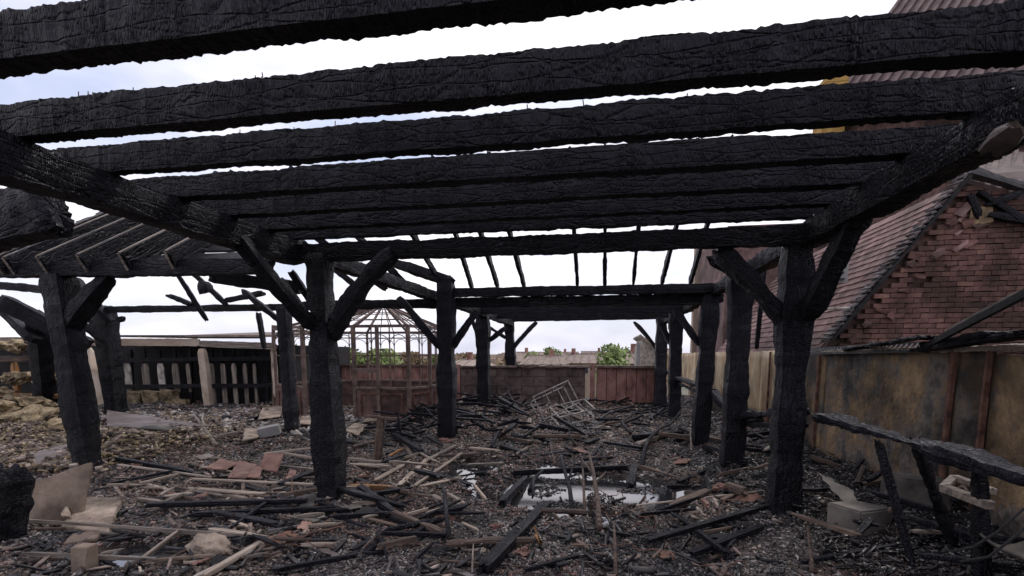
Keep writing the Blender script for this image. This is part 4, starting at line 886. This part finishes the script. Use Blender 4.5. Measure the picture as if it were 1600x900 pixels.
# ------------------------------------------------------------------ debris one can pick out
def lie(name, p0, p1, w_, h_, mk, lab, cat='timber', group=None, dz0=.05, dz1=.05, **kw):
    a = G(*p0, dz0); b_ = G(*p1, dz1); kw.setdefault('amp', .08*min(w_, h_)); kw.setdefault('ragged', .025)
    return timber(name, a, b_, w_, h_, mk, lab, cat, group, **kw)
def slab(name, cs, th, mk, lab, cat, group=None, jit=.0, n=7):
    # a thin broken board through four corners, its outline nibbled
    c = [Vector(q) for q in cs]; nrm = (c[1]-c[0]).cross(c[3]-c[0]).normalized()
    if nrm.z < 0: nrm = -nrm
    P = []
    for i in range(4):
        a, b_ = c[i], c[(i+1) % 4]; side = (b_-a).cross(nrm).normalized()
        for k in range(n): P.append(a.lerp(b_, k/n)+side*jit*rnd.uniform(-1, 1)*(1 if k else .3))
    o_ = c[0]; m_ = len(P); cen = sum(P, Vector())/m_
    V = [p-o_ for p in P]+[cen-o_+nrm*.006]+[p-o_-nrm*th for p in P]+[cen-o_-nrm*th]
    Fs = []
    for i in range(m_):
        j = (i+1) % m_; Fs += [(i, j, m_), (m_+1+j, m_+1+i, 2*m_+1), (i, m_+1+i, m_+1+j, j)]
    o = obj(name, mesh(V, Fs), M[mk]); o.location = o_
    bv = o.modifiers.new('edge', 'BEVEL'); bv.width = min(.006, th*.25); bv.segments = 1; bv.limit_method = 'ANGLE'
    return tag(o, lab, cat, group)
def block(name, px, py, d, mk, lab, cat, rz=0., ry=0., dz=0., group=None, jit=.008):
    p = G(px, py); q = MB().box((0, 0, 0), d, jit=jit); me = q.mesh(); me.materials.append(M[mk])
    bm = bmesh.new(); bm.from_mesh(me); bmesh.ops.bevel(bm, geom=bm.edges[:], offset=min(d)*.06, segments=2, affect='EDGES'); bm.to_mesh(me); bm.free()
    o = obj(name, me); o.location = p+Vector((0, 0, d[2]*.45+dz)); o.rotation_euler = (rnd.uniform(-.06, .06), ry, rz)
    return tag(o, lab, cat, group)
# left foreground
a = G(38, 822); b_ = G(128, 816); b_.z += .02; tl_c = atY(55, 752, a.y+.16); tr_c = atY(143, 722, b_.y+.18)
slab('fibreboard', [a, b_, tr_c, tl_c], .035, 'tanboard', 'upright square tan board leaning against the charred post on the left', 'board', jit=.008)
slab('paving_slab', [G(96, 832, .05), G(172, 838, .06), G(192, 797, .10), G(135, 795, .09)], .05, 'stone', 'pale broken slab lying tilted in front of the upright tan board', 'slab', jit=.015)
slab('paving_slab', [G(98, 853, .03), G(152, 850, .05), G(160, 836, .05), G(112, 836, .03)], .03, 'tanboard', 'smaller tan slab under the long dark lath at the left', 'slab', jit=.008)
slab('broken_tile', [G(98, 822, .08), G(112, 824, .08), G(108, 806, .16), G(104, 808, .15)], .02, 'stone', 'small pointed pale shard standing between the tan board and the pale slab', 'shard', jit=.01)
block('stone_block', 134, 892, (.10, .12, .17), 'tanboard', 'tan block standing on end at the bottom left edge', 'block', .3, .06)
lump('boulder', G(330, 866, .03), (.155, .12, .10), 'stone', 'rounded pale lump of stone in the left foreground', 'stone', seed=3, amp=.4)
lump('boulder', G(343, 884, .02), (.06, .07, .05), 'black', 'black burnt lump tucked under the rounded pale stone', 'lump', seed=9, amp=.5)
L3 = [
 ('batten', (36, 824), (420, 850), .022, .035, 'greywood', 'long dark lath running across the left foreground in front of the pale slab'),
 ('batten', (40, 874), (245, 890), .025, .03, 'greywood', 'long thin lath across the bottom left corner'),
 ('batten', (205, 880), (280, 842), .03, .025, 'palewood', 'short pale batten slanting up beside the small left puddle'),
 ('moulding', (318, 912), (412, 856), .05, .03, 'palewood', 'pale grooved batten slanting in from the bottom edge below the rounded stone'),
 ('moulding', (302, 915), (396, 868), .03, .02, 'white', 'thin white strip lying alongside the pale grooved batten'),
 ('batten', (238, 892), (332, 878), .028, .022, 'tanboard', 'tan lath ending at the black lump under the rounded stone'),
 ('board', (330, 840), (398, 848), .05, .018, 'palewood', 'splintered pale board beside the rounded stone'),
 ('board', (205, 885), (240, 880), .045, .02, 'tanboard', 'short tan offcut by the small left puddle'),
 ('batten', (160, 770), (275, 748), .03, .03, 'charash', 'charred batten behind the pale slab, pointing to the brown tiles'),
 ('batten', (222, 766), (278, 752), .032, .026, 'palewood', 'pale batten end raised above the rubble left of centre'),
 ('batten', (300, 757), (505, 765), .05, .02, 'palewood', 'long pale lath running level up to the near left post'),
 ('batten', (185, 744), (330, 752), .03, .02, 'greywood', 'grey lath continuing left of the long pale lath'),
 ('board', (296, 770), (414, 782), .07, .02, 'palewood', 'splintered pale board just below the long pale lath'),
 ('batten', (255, 795), (312, 770), .028, .024, 'greywood', 'short grey batten slanting under the splintered pale board'),
 ('batten', (440, 715), (492, 722), .05, .03, 'palewood', 'pale lath behind the propped brown tile'),
 ('batten', (412, 716), (490, 708), .04, .03, 'palewood', 'narrow pale lath touching the top of the propped brown tile'),
 ('batten', (436, 732), (492, 738), .04, .025, 'greywood', 'grey lath right of the propped brown tile'),
 ('batten', (60, 740), (100, 732), .04, .02, 'palewood', 'pale lath end behind the upright tan board'),
 ('timber', (230, 800), (480, 800), .07, .05, 'char', 'charred timber lying level across the left foreground'),
 ('timber', (300, 815), (520, 806), .06, .05, 'char2', 'second charred timber lying at the foot of the near left post'),
 ('board', (315, 812), (385, 817), .05, .02, 'greywood', 'grey splintered board resting on the charred timbers on the left'),
 ('timber', (180, 735), (300, 748), .06, .05, 'char', 'charred timber in the rubble behind the grey lath'),
 ('timber', (170, 700), (282, 690), .07, .05, 'char2', 'charred timber below the bent metal sheet'),
 ('board', (330, 698), (375, 684), .09, .05, 'greywood', 'rounded grey timber right of the forked branch'),
 ('batten', (545, 768), (617, 770), .055, .05, 'orangewood', 'orange scorched batten right of the near left post'),
 ('timber', (445, 783), (500, 778), .06, .06, 'charbrown', 'scorched brown log end left of the near left post'),
 ('board', (586, 758), (632, 732), .05, .025, 'palewood', 'pale splintered board pointing up to the right beside the orange batten'),
 ('board', (624, 764), (668, 724), .055, .02, 'palewood', 'long pale splintered board, left of a parallel one'),
 ('board', (668, 726), (712, 702), .06, .025, 'greywood', 'broad grey board leading towards the middle post'),
 ('board', (648, 768), (722, 716), .04, .02, 'palewood', 'long pale splintered board, right of a parallel one'),
 ('board', (694, 758), (722, 742), .04, .02, 'palewood', 'short pale board beside the small puddle'),
 ('board', (546, 735), (600, 738), .05, .02, 'palewood', 'pale lath right of the near left post'),
 ('batten', (552, 705), (600, 692), .08, .05, 'charbrown', 'dull brown timber between near left post and pale upright stub'),
 ('batten', (607, 718), (630, 706), .03, .02, 'orangewood', 'small orange splinter right of the pale upright stub'),
 ('pipe', (598, 842), (694, 822), .055, .055, 'charash', 'smooth dark round pole in the foreground left of centre'),
 ('log', (700, 862), (832, 850), .06, .065, 'charbrown', 'scorched round pole lying under the thick slanting beam'),
 ('log', (846, 806), (932, 797), .07, .06, 'charbrown', 'yellowish scorched pole at the near edge of the big puddle'),
 ('beam', (756, 905), (856, 782), .10, .07, 'char', 'thick charred beam slanting up from the bottom edge to the puddle'),
 ('beam', (742, 738), (980, 738), .05, .07, 'char2', 'long charred beam spanning the far side of the big puddle'),
 ('timber', (784, 796), (822, 744), .07, .08, 'charash', 'rough charred stump lying in the big puddle'),
 ('timber', (985, 756), (1004, 676), .10, .10, 'char', 'thick charred timber leading away from the right end of the puddle'),
 ('timber', (998, 733), (1072, 750), .045, .05, 'charbrown', 'charred stick with an orange end right of the big puddle'),
 ('pole', (985, 786), (1192, 777), .022, .022, 'palewood', 'long thin pole lying from the puddle to the near right post'),
 ('offcut', (1088, 772), (1106, 802), .04, .05, 'redtile', 'red brown stub lying across the long thin pole'),
 ('timber', (778, 686), (828, 697), .07, .07, 'charbrown', 'reddish scorched pole in the rubble behind the puddle'),
 ('timber', (845, 688), (888, 688), .06, .06, 'char', 'short dark timber behind the puddle'),
 ('timber', (1000, 812), (1085, 806), .03, .03, 'char', 'thin charred stick below the long thin pole'),
 ('timber', (1010, 850), (1180, 812), .06, .04, 'char', 'charred timber in front of the near right post'),
 ('timber', (1080, 870), (1190, 832), .06, .04, 'charash', 'flaking charred timber nearest the foot of the near right post'),
 ('timber', (820, 905), (905, 880), .03, .03, 'char', 'charred stick at the bottom edge right of the slanting beam'),
 ('timber', (430, 900), (560, 880), .035, .03, 'char2', 'charred stick at the bottom edge left of centre'),
 ('timber', (1250, 895), (1600, 845), .035, .03, 'charash', 'long thin charred pole across the bottom right corner'),
]
for nm, p0, p1, w_, h_, mk, lab in L3:
    kw = {}
    if nm in ('log', 'pipe', 'pole'): kw = dict(round_=1.0)
    lie(nm, p0, p1, w_, h_, mk, lab, {'batten': 'batten', 'board': 'board', 'moulding': 'batten', 'pipe': 'pole', 'pole': 'pole', 'log': 'pole', 'beam': 'beam', 'offcut': 'offcut'}.get(nm, 'timber'), dz0=.055, dz1=.055, **kw)
for i, (cs, lab) in enumerate([
    ([(322, 742), (352, 744), (372, 734), (345, 728)], 'flat brown tile lying leftmost among the tiles left of the near left post'),
    ([(356, 752), (384, 754), (402, 734), (374, 730)], 'flat brown tile between the leftmost tile and the propped one'),
    ([(386, 752), (406, 750), (412, 734), (398, 734)], 'small brown tile shard just left of the propped tile'),
    ([(446, 752), (456, 754), (464, 742), (454, 738)], 'small brown tile standing on edge right of the propped tile')]):
    slab('roof_tile', [G(*c, .07) for c in cs], .02, 'redtile', lab, 'tile', jit=.008)
p = [G(404, 738, .06), G(432, 741, .06)]; slab('roof_tile', [p[0], p[1], atY(443, 708, p[1].y+.2), atY(414, 707, p[0].y+.2)], .025, 'redtile', 'red brown tile propped up at a slant left of the near left post', 'tile', jit=.004)
for i, (px, py, lab) in enumerate([(265, 778, 'orange brown tile fragment left of the grey batten'), (312, 783, 'orange brown tile fragment right of the grey batten'), (685, 748, 'curled red brown tile fragment between the pale splintered boards'), (215, 740, 'reddish tile fragment by the charred batten on the left'), (568, 750, 'reddish tile shard above the orange batten'), (705, 686, 'red brick half at the foot of the middle post')]):
    block('tile_fragment', px, py, (rnd.uniform(.09, .14), rnd.uniform(.06, .09), rnd.uniform(.03, .06)), 'redtile', lab, 'tile', rnd.uniform(0, 3), rnd.uniform(-.4, .4), .02, jit=.02)
# metal sheet, grey box, pale stuff behind
slab('metal_sheet', [G(168, 690, .10), G(270, 688, .08), G(332, 680, .10), G(170, 668, .22)], .01, 'sheet', 'bent sooty metal sheet lying in the rubble on the left', 'metal sheet', jit=.02)
slab('metal_sheet', [G(60, 742, .05), G(150, 722, .08), G(146, 715, .12), G(40, 730, .08)], .02, 'sheet', 'narrow dark sheet behind the upright tan board', 'metal sheet', jit=.02)
block('concrete_box', 422, 686, (.34, .3, .17), 'chimney', 'grey box shaped block tilted in the rubble left of the near left post', 'block', .5, -.18, .03)
block('board_pack', 250, 700, (.5, .3, .1), 'cardboard', 'bluish grey packet below the bent metal sheet', 'packet', .1, .05, .05)
for i, (cs, lab) in enumerate([
    ([(378, 700), (402, 694), (410, 680), (385, 678)], 'pale flat panel left of the grey box'), ([(404, 668), (438, 664), (446, 648), (412, 650)], 'pale flat panel behind the grey box, near the slim post'),
    ([(540, 682), (560, 686), (575, 676), (555, 670)], 'pale triangular panel right of the near left post'), ([(566, 672), (600, 676), (606, 668), (575, 664)], 'pale board shard left of the pale upright stub'),
    ([(590, 668), (640, 670), (650, 660), (600, 658)], 'reddish pale board below the greenhouse front panel'), ([(470, 672), (490, 674), (490, 664), (472, 662)], 'pale slab between the slim post and the near left post')]):
    slab('ceiling_panel', [G(*c, .09+.04*(i % 2)) for c in cs], .02, 'stone' if i != 4 else 'redtile', lab, 'panel', jit=.02)
slab('leaning_slab', [G(572, 345, 0) if False else G(560, 655, .02), G(590, 655, .02), G(592, 640, .1), G(562, 640, .1)], .03, 'stone', 'pale flat slab at the foot of the greenhouse', 'slab', jit=.02)
# upright stub with crosspiece
st = empty('upright_stub', G(590, 722), 'pale charred stub with a thin crosspiece on top, right of near left post', 'stake')
timber('stake', st.location, atY(595, 652, st.location.y), .09, .09, 'charbrown', parent=st, ragged=.03, up=(0, -1, 0), seg=.03)
timber('crosspiece', atY(573, 650, st.location.y-.1), atY(626, 656, st.location.y+.1), .05, .04, 'charbrown', parent=st, ragged=.03, seg=.03)
timber('spur', atY(626, 678, st.location.y), atY(622, 648, st.location.y), .035, .035, 'charash', parent=st, ragged=.01, up=(0, -1, 0), seg=.03)
# branches
def branch(px, pts, r0, mk, lab, subs=(), z0=.05):
    p = [G(x, y, dz) for (x, y, dz) in pts]; root = empty('branch', p[0], lab, 'branch')
    o = obj('stem', MB().tube(p, [r0*(1-.45*i/max(1, len(p)-1)) for i in range(len(p))], 7).mesh(root.location, smooth=True), M[mk], root)
    for sb in subs:
        q = [G(x, y, dz) for (x, y, dz) in sb]; obj('twig', MB().tube(q, [r0*.6*(1-.4*i/max(1, len(q)-1)) for i in range(len(q))], 6).mesh(root.location, smooth=True), M[mk], root)
    return root
branch(0, [(1002, 732, .04), (1008, 712, .08), (1014, 700, .14), (1030, 690, .2), (1046, 682, .22), (1058, 672, .26), (1062, 664, .3)], .033, 'charash', 'forked grey branch arching out of the rubble right of the puddle', [[(1030, 690, .2), (1020, 676, .24), (1014, 660, .25)]])
branch(0, [(338, 708, .03), (326, 698, .12), (318, 688, .2), (306, 678, .26)], .036, 'greywood', 'forked pale branch sticking up beside the bent metal sheet', [[(322, 695, .14), (318, 684, .24), (320, 676, .3)]])
branch(0, [(368, 690, .04), (378, 682, .12), (384, 674, .2)], .03, 'charbrown', 'small twig standing right of the forked pale branch')
branch(0, [(768, 705, .05), (776, 690, .1), (786, 680, .16), (794, 672, .22)], .03, 'charash', 'crooked stick standing in the rubble behind the small puddle', [[(780, 686, .12), (774, 674, .2)]])
branch(0, [(702, 852, .05), (698, 830, .14), (695, 806, .2), (692, 800, .22)], .022, 'charash', 'curled dark stick standing at the end of the smooth dark pole')
branch(0, [(596, 838, .05), (590, 850, .08), (600, 868, .06), (606, 885, .04)], .013, 'charash', 'thin curved stick dangling at the left end of the smooth dark pole')
branch(0, [(985, 690, .1), (975, 684, .16), (972, 676, .2), (990, 662, .2), (1000, 650, .2)], .025, 'charash', 'thin curved branch beyond the thick charred timber')
branch(0, [(1080, 712, .06), (1078, 690, .2)], .02, 'greywood', 'pale thin stick standing at the foot of the third right hand post')
branch(0, [(936, 832, .04), (934, 800, .18), (926, 765, .3), (920, 745, .36)], .028, 'charbrown', 'crooked stake standing up out of the near edge of the puddle', [[(928, 780, .24), (946, 762, .26)], [(926, 768, .28), (908, 748, .32)]])
branch(0, [(895, 798, .05), (890, 775, .16), (880, 752, .26), (876, 738, .3)], .026, 'char', 'thick charred stick standing in the middle of the puddle', [[(886, 770, .18), (898, 745, .28)]])
branch(0, [(914, 800, .03), (912, 780, .15), (910, 752, .28)], .018, 'charbrown', 'thin bent stick beside the thick one in the puddle', [[(912, 775, .18), (902, 760, .24)]])
branch(0, [(828, 762, .05), (836, 748, .1), (848, 742, .14)], .03, 'charash', 'crumbling charred stick end over the left part of the puddle', [[(834, 752, .1), (832, 770, .04)]])
branch(0, [(456, 785, .02), (457, 768, .09), (457, 757, .14)], .008, 'rust', 'thin rusty rod standing before the long pale lath')
branch(0, [(962, 905, .03), (960, 872, .14), (958, 850, .2)], .016, 'charbrown', 'short stick upright at the bottom edge right of centre')
branch(0, [(738, 905, .03), (739, 885, .1), (740, 876, .12)], .008, 'greywood', 'short thin pale stick upright at the bottom edge left of the slanting beam')
branch(0, [(1268, 905, .02), (1264, 880, .1), (1260, 858, .17)], .018, 'charbrown', 'brown stick upright at the bottom edge right of the near right post')
branch(0, [(898, 700, .05), (890, 690, .12), (888, 672, .2)], .02, 'char', 'hooked charred stick before the tilted metal crate')
branch(0, [(838, 842, .04), (845, 868, .1), (835, 850, .16)], .02, 'orangewood', 'splintered orange stake beside the thick slanting beam')
# heap of black sticks round the post before the block wall, and leaning boards
HG = 'black sticks heaped before the block wall'
for (p0, p1, w_, mk, lab, z0, z1) in [
    ((724, 634), (752, 590), .09, 'palewood', 'pale scorched board leaning on the post before the block wall', .15, .55),
    ((716, 648), (735, 618), .10, 'charbrown', 'brown board leaning beside the pale one left of the heap', .1, .3),
    ((765, 645), (822, 617), .08, 'charbrown', 'reddish charred board sticking out of the heap to the right', .15, .5),
    ((770, 600), (808, 655), .035, 'charash', 'thin rod slanting down to the right from the post in the heap', .9, .1),
    ((752, 590), (735, 640), .04, 'charash', 'thin rod leaning against the left of the post in the heap', .75, .1)]:
    lie('leaning_board', p0, p1, w_, .035, mk, lab, 'board', dz0=z0, dz1=z1, seg=.08)
for i in range(70):
    px, py = rnd.gauss(745, 50), rnd.uniform(632, 690); q = rnd.uniform(8, 30); an = rnd.uniform(-.5, .5)
    lie('black_stick', (px-q*math.cos(an), py+q*.35*math.sin(an)), (px+q*math.cos(an), py-q*.35*math.sin(an)), rnd.uniform(.03, .09), rnd.uniform(.03, .07), rnd.choice(['char', 'char2', 'charash']), 'black charred stick in the heap around the posts before the block wall', 'stick', HG, dz0=rnd.uniform(.03, .35), dz1=rnd.uniform(.03, .35), seg=.09)
for i in range(26):
    px, py = rnd.gauss(655, 22), rnd.uniform(652, 696); q = rnd.uniform(8, 24); an = rnd.uniform(-1.2, 1.2)
    lie('black_stick', (px-q*math.cos(an), py+q*.4*math.sin(an)), (px+q*math.cos(an), py-q*.4*math.sin(an)), rnd.uniform(.03, .06), rnd.uniform(.03, .05), rnd.choice(['char', 'charash', 'charash']), 'black charred stick in the tangle left of the middle post', 'stick', 'black sticks tangled left of the middle post', dz0=rnd.uniform(.03, .4), dz1=rnd.uniform(.03, .4), seg=.09)
for i in range(36):
    px, py = rnd.uniform(930, 1040), rnd.uniform(630, 668); q = rnd.uniform(8, 30); an = rnd.uniform(-1, 1)
    lie('black_stick', (px-q*math.cos(an), py+q*.3*math.sin(an)), (px+q*math.cos(an), py-q*.3*math.sin(an)), rnd.uniform(.03, .06), rnd.uniform(.03, .05), rnd.choice(['char', 'charash', 'charbrown']), 'burnt stick in the litter below the red boarded gate', 'stick', 'burnt sticks below the red boarded gate', dz0=rnd.uniform(.02, .2), dz1=rnd.uniform(.02, .25), seg=.1)
zones = [('left foreground rubble', (40, 520), (700, 880), ['palewood', 'greywood', 'charbrown', 'greywood', 'char'], 60), ('middle rubble left of the puddle', (545, 760), (695, 830), ['palewood', 'greywood', 'charbrown', 'charash'], 40),
         ('dark foreground below the puddle', (420, 1180), (805, 895), ['char', 'charash', 'charbrown', 'char2'], 36), ('rubble beyond the puddle', (770, 1040), (660, 722), ['charash', 'charbrown', 'greywood', 'char'], 34),
         ('dark litter among the right hand posts', (1050, 1230), (680, 800), ['char', 'charash', 'char2', 'charbrown'], 45)]
look = {'palewood': 'pale splintered', 'greywood': 'weathered grey', 'charbrown': 'scorched brown', 'char': 'charred black', 'charash': 'ash flecked charred', 'char2': 'thin charred'}
for zn, (xa, xb), (ya, yb_), mks, n in zones:
    for i in range(n):
        px, py = rnd.uniform(xa, xb), rnd.uniform(ya, yb_); q = rnd.uniform(9, 34); an = rnd.gauss(0, .7) if 'left' in zn else rnd.uniform(-1.5, 1.5); mk = rnd.choice(mks)
        if 760 < px < 1045 and 722 < py < 805: continue
        d = 1190/(py-554)
        lie('offcut', (px-q*math.cos(an), py+q*.38*math.sin(an)), (px+q*math.cos(an), py-q*.38*math.sin(an)), d*rnd.uniform(.004, .011), d*rnd.uniform(.003, .007), mk, look[mk]+' wood offcut in the '+zn, 'offcut', look[mk]+' offcuts in the '+zn, dz0=rnd.uniform(.01, .07), dz1=rnd.uniform(.01, .07), seg=.04, ragged=.03)
# tilted metal crate frame, and a second one beside it
def crate(name, lab, c, mw, sx, sy, sz, r):
    root = empty(name, c, lab, 'crate')
    def P(x, y, z): return mw @ Vector((x*sx, y*sy, z*sz))
    for z in (0, 1):
        for (a, b_) in [((0, 0), (1, 0)), ((1, 0), (1, 1)), ((1, 1), (0, 1)), ((0, 1), (0, 0))]: obj('rail', MB().tube([P(*a, z), P(*b_, z)], r, 6).mesh(root.location), M['steel'], root)
    for (x, y) in [(0, 0), (1, 0), (1, 1), (0, 1)]: obj('leg', MB().tube([P(x, y, -.12), P(x, y, 1.02)], r*1.1, 6).mesh(root.location), M['steel'], root)
    for t in (.33, .66):
        obj('slat', MB().tube([P(t, 0, 1), P(t, 1, 1)], r*.7, 5).mesh(root.location), M['steel'], root); obj('slat', MB().tube([P(t, 0, 0), P(t, 0, 1)], r*.7, 5).mesh(root.location), M['steel'], root)
    return root
c = G(850, 664, .03); mw = Matrix.Translation(c) @ Matrix.Rotation(.35, 4, 'Z') @ Matrix.Rotation(-.42, 4, 'Y') @ Matrix.Rotation(-.3, 4, 'X')
crate('metal_crate', 'tilted bare metal chair like frame lying before the block wall', c, mw, .82, .6, .52, .016)
c = G(875, 672, .03); mw = Matrix.Translation(c) @ Matrix.Rotation(.5, 4, 'Z') @ Matrix.Rotation(.3, 4, 'X') @ Matrix.Rotation(-.2, 4, 'Y')
crate('metal_crate', 'flattened bare metal frame partly under the tilted one', c, mw, .75, .5, .2, .014)
# ------------------------------------------------------------------ right foreground behind the handrail
def quadp(*cs): return [Vector(c) for c in cs]
block('cardboard_box', 1338, 838, (.34, .3, .24), 'cardboard', 'sooty open box nearest behind the leaning timber on the right', 'box', .5, .05, 0)
block('cardboard_box', 1425, 815, (.42, .34, .26), 'cardboard', 'sooty box behind the leaning timber, under the handrail', 'box', -.2, .03, .02)
slab('box_flap', [G(1272, 782, .25), G(1300, 812, .2), G(1345, 840, .14), G(1330, 815, .2)], .012, 'cardboard', 'pale triangular flap sticking up left of the sooty boxes', 'flap', jit=.01)
block('cardboard_box', 1170, 668, (.5, .5, .22), 'cardboard', 'grey box behind the second right hand post under the torn wall panel', 'box', .3, 0, .05)
block('cardboard_box', 1112, 650, (.4, .5, .3), 'cardboard', 'grey box glimpsed between the second and third right hand posts', 'box', .1, 0, .05)
ls = timber('leaning_timber', G(1428, 905, .0), atX(1372, 688, 1.93), .045, .04, 'charash', 'slim dark grey timber leaning against the handrail in the right foreground', 'timber', up=(0, -1, 0), amp=.005)
bm = bmesh.new(); nn = 22
for i in range(nn+1):
    for j in range(nn+1):
        u, v = i/nn, j/nn; x = 2.02+.75*u; y = 2.05+1.0*v; z = .30+.26*v*(1-.4*u)+.05*math.sin(u*7+v*3)+.05*noise.noise(Vector((u*4, v*4, 1)))-.5*max(0, .12-v)*2
        bm.verts.new((x, y, z))
bm.verts.ensure_lookup_table()
for i in range(nn):
    for j in range(nn): bm.faces.new([bm.verts[k] for k in (i*(nn+1)+j, (i+1)*(nn+1)+j, (i+1)*(nn+1)+j+1, i*(nn+1)+j+1)])
me = bpy.data.meshes.new('sheet'); bm.to_mesh(me); bm.free(); me.polygons.foreach_set('use_smooth', [True]*len(me.polygons))
o = obj('fabric_cover', me, M['cloth']); sm = o.modifiers.new('thick', 'SOLIDIFY'); sm.thickness = .012; tag(o, 'rumpled sooty fabric cover heaped in the bottom right corner', 'cover')
def cable(pts, r, mk, lab): tag(obj('cable', MB().tube(pts, r, 6).mesh(smooth=True), M[mk]), lab, 'cable')
cable([atY(1485, 862, 2.6), atY(1520, 855, 2.55), atY(1560, 830, 2.5), atY(1605, 790, 2.45)], .006, 'black', 'black cable curving over the fabric cover, upper of two')
cable([atY(1500, 878, 2.5), atY(1545, 870, 2.45), atY(1590, 835, 2.4), atY(1625, 800, 2.4)], .006, 'black', 'black cable curving over the fabric cover, lower of two')
wf = empty('white_bracket', Vector((2.35, 3.15, .55)), 'pale wavy edged frame piece under the handrail at the right edge', 'frame')
a, b_ = atY(1474, 762, 3.2), atY(1548, 790, 2.95); obj('long_edge', MB().bar(a, b_, .05, .04).mesh(wf.location), M['greywood'], wf)
a2, b2 = atY(1492, 746, 3.3), atY(1552, 768, 3.05); obj('long_edge', MB().bar(a2, b2, .04, .03).mesh(wf.location), M['greywood'], wf)
obj('end_bar', MB().bar(a, a2, .04, .03).mesh(wf.location), M['greywood'], wf); obj('wavy_strip', MB().tube([a.lerp(b2, t)+Vector((0, 0, .018*math.sin(t*20))) for t in [i/24 for i in range(25)]], .008, 5).mesh(wf.location), M['greywood'], wf)
for i in range(60):
    x, y = rnd.uniform(1.75, 2.85), rnd.uniform(2.5, 7.5); ln = rnd.uniform(.15, .5); an = rnd.uniform(0, 3.1); z = gh(x, y)+rnd.uniform(.03, .22); mk = rnd.choice(['char', 'charash', 'charash', 'charbrown', 'greywood'])
    timber('offcut', (x, y, z), (x+ln*math.cos(an), y+ln*math.sin(an), z+rnd.uniform(-.1, .12)), rnd.uniform(.03, .07), rnd.uniform(.02, .05), mk, look[mk]+' wood offcut in the dark litter behind the right handrail', 'offcut', look[mk]+' offcuts behind the right handrail', seg=.04, amp=.006)
def litter(n): return [(x, y, gh(x, y)+.03) for x, y in [(rnd.uniform(1.6, 2.98), rnd.uniform(2.2, 8)) for _ in range(n)]]
chips('charred_litter', litter(9000), .014, 2.4, 'chipchar', seed=61, lift=3, flat=.35)
chips('charred_litter', litter(1200), .03, 4, 'chipchar', seed=62, lift=2.5, flat=.2)
chips('ash_litter', litter(2600), .014, 2, 'chipash', seed=63, lift=4, flat=.2)

# ------------------------------------------------------------------ burnt lumps, crumpled sheets and wires lying in the litter
for i in range(34):
    px, py = rnd.uniform(380, 1210), rnd.uniform(690, 890)
    if 740 < px < 1050 and 718 < py < 808: continue
    d = 1190/(py-554); p = G(px, py, .01); k = d*rnd.uniform(.007, .016); mk = rnd.choice(['black', 'char', 'charbrown', 'redtile', 'charash'])
    lump('burnt_lump', p, (k*1.5, k, k*.7), mk, 'charred shapeless lump lying in the litter of the open floor', 'lump', 'burnt lumps on the open floor', seed=70+i, amp=.9, sub=3)
for i in range(22):
    px, py = rnd.uniform(300, 1200), rnd.uniform(680, 885)
    if 740 < px < 1050 and 715 < py < 808: continue
    d = 1190/(py-554); k = d*rnd.uniform(.012, .03); c = G(px, py, .04); a = rnd.uniform(0, 6.28); u = Vector((math.cos(a), math.sin(a), rnd.uniform(-.25, .25))); v = Vector((-math.sin(a), math.cos(a), rnd.uniform(-.3, .3)))*rnd.uniform(.4, .8)
    slab('burnt_sheet', [c-u*k-v*k, c+u*k-v*k, c+u*k+v*k, c-u*k+v*k], .006, rnd.choice(['sheet', 'black', 'redtile', 'cardboard', 'rust']), 'small crumpled burnt sheet lying in the litter of the open floor', 'sheet', 'burnt sheets on the open floor', jit=k*.18)
for i in range(16):
    px, py = rnd.uniform(250, 1200), rnd.uniform(680, 890); c = G(px, py, .05); a = rnd.uniform(0, 6.28); pts = []
    for k in range(9):
        pts.append(c.copy()); a += rnd.gauss(0, .6); st_ = rnd.uniform(.05, .1); c = c+Vector((math.cos(a)*st_, math.sin(a)*st_, 0)); c.z = max(.02, gh(c.x, c.y))+rnd.uniform(.02, .09)
    tag(obj('wire', MB().tube(pts, .0045, 4).mesh(), M['rust']), 'thin burnt wire curling over the litter of the open floor', 'wire', 'burnt wires on the open floor')

fl = []
while len(fl) < 900:
    x, y = rnd.uniform(-1.5, .9), rnd.uniform(4.5, 6.9)
    if gh(x, y) < 0 and noise.noise(Vector((x*3.1, y*3.1, 13))) > .12: fl.append((x, y, .0))
chips('floating_char', fl, .022, 2.6, 'chipchar', seed=91, lift=.1, flat=.15)

for i in range(46):
    px, py = rnd.uniform(380, 1200), rnd.uniform(668, 880); q = rnd.uniform(22, 60); an = rnd.uniform(-1.2, 1.2); mk = rnd.choice(['char', 'char2', 'charash', 'char', 'charbrown'])
    if 700 < px < 1060 and 700 < py < 820: continue
    d = 1190/(py-554)
    lie('charred_lath', (px-q*math.cos(an), py+q*.36*math.sin(an)), (px+q*math.cos(an), py-q*.36*math.sin(an)), d*rnd.uniform(.007, .018), d*rnd.uniform(.005, .012), mk, look[mk]+' lath lying across the open floor', 'lath', look[mk]+' laths on the open floor', dz0=rnd.uniform(.02, .12), dz1=rnd.uniform(.02, .12), seg=.035, ragged=.04, neck=.2)
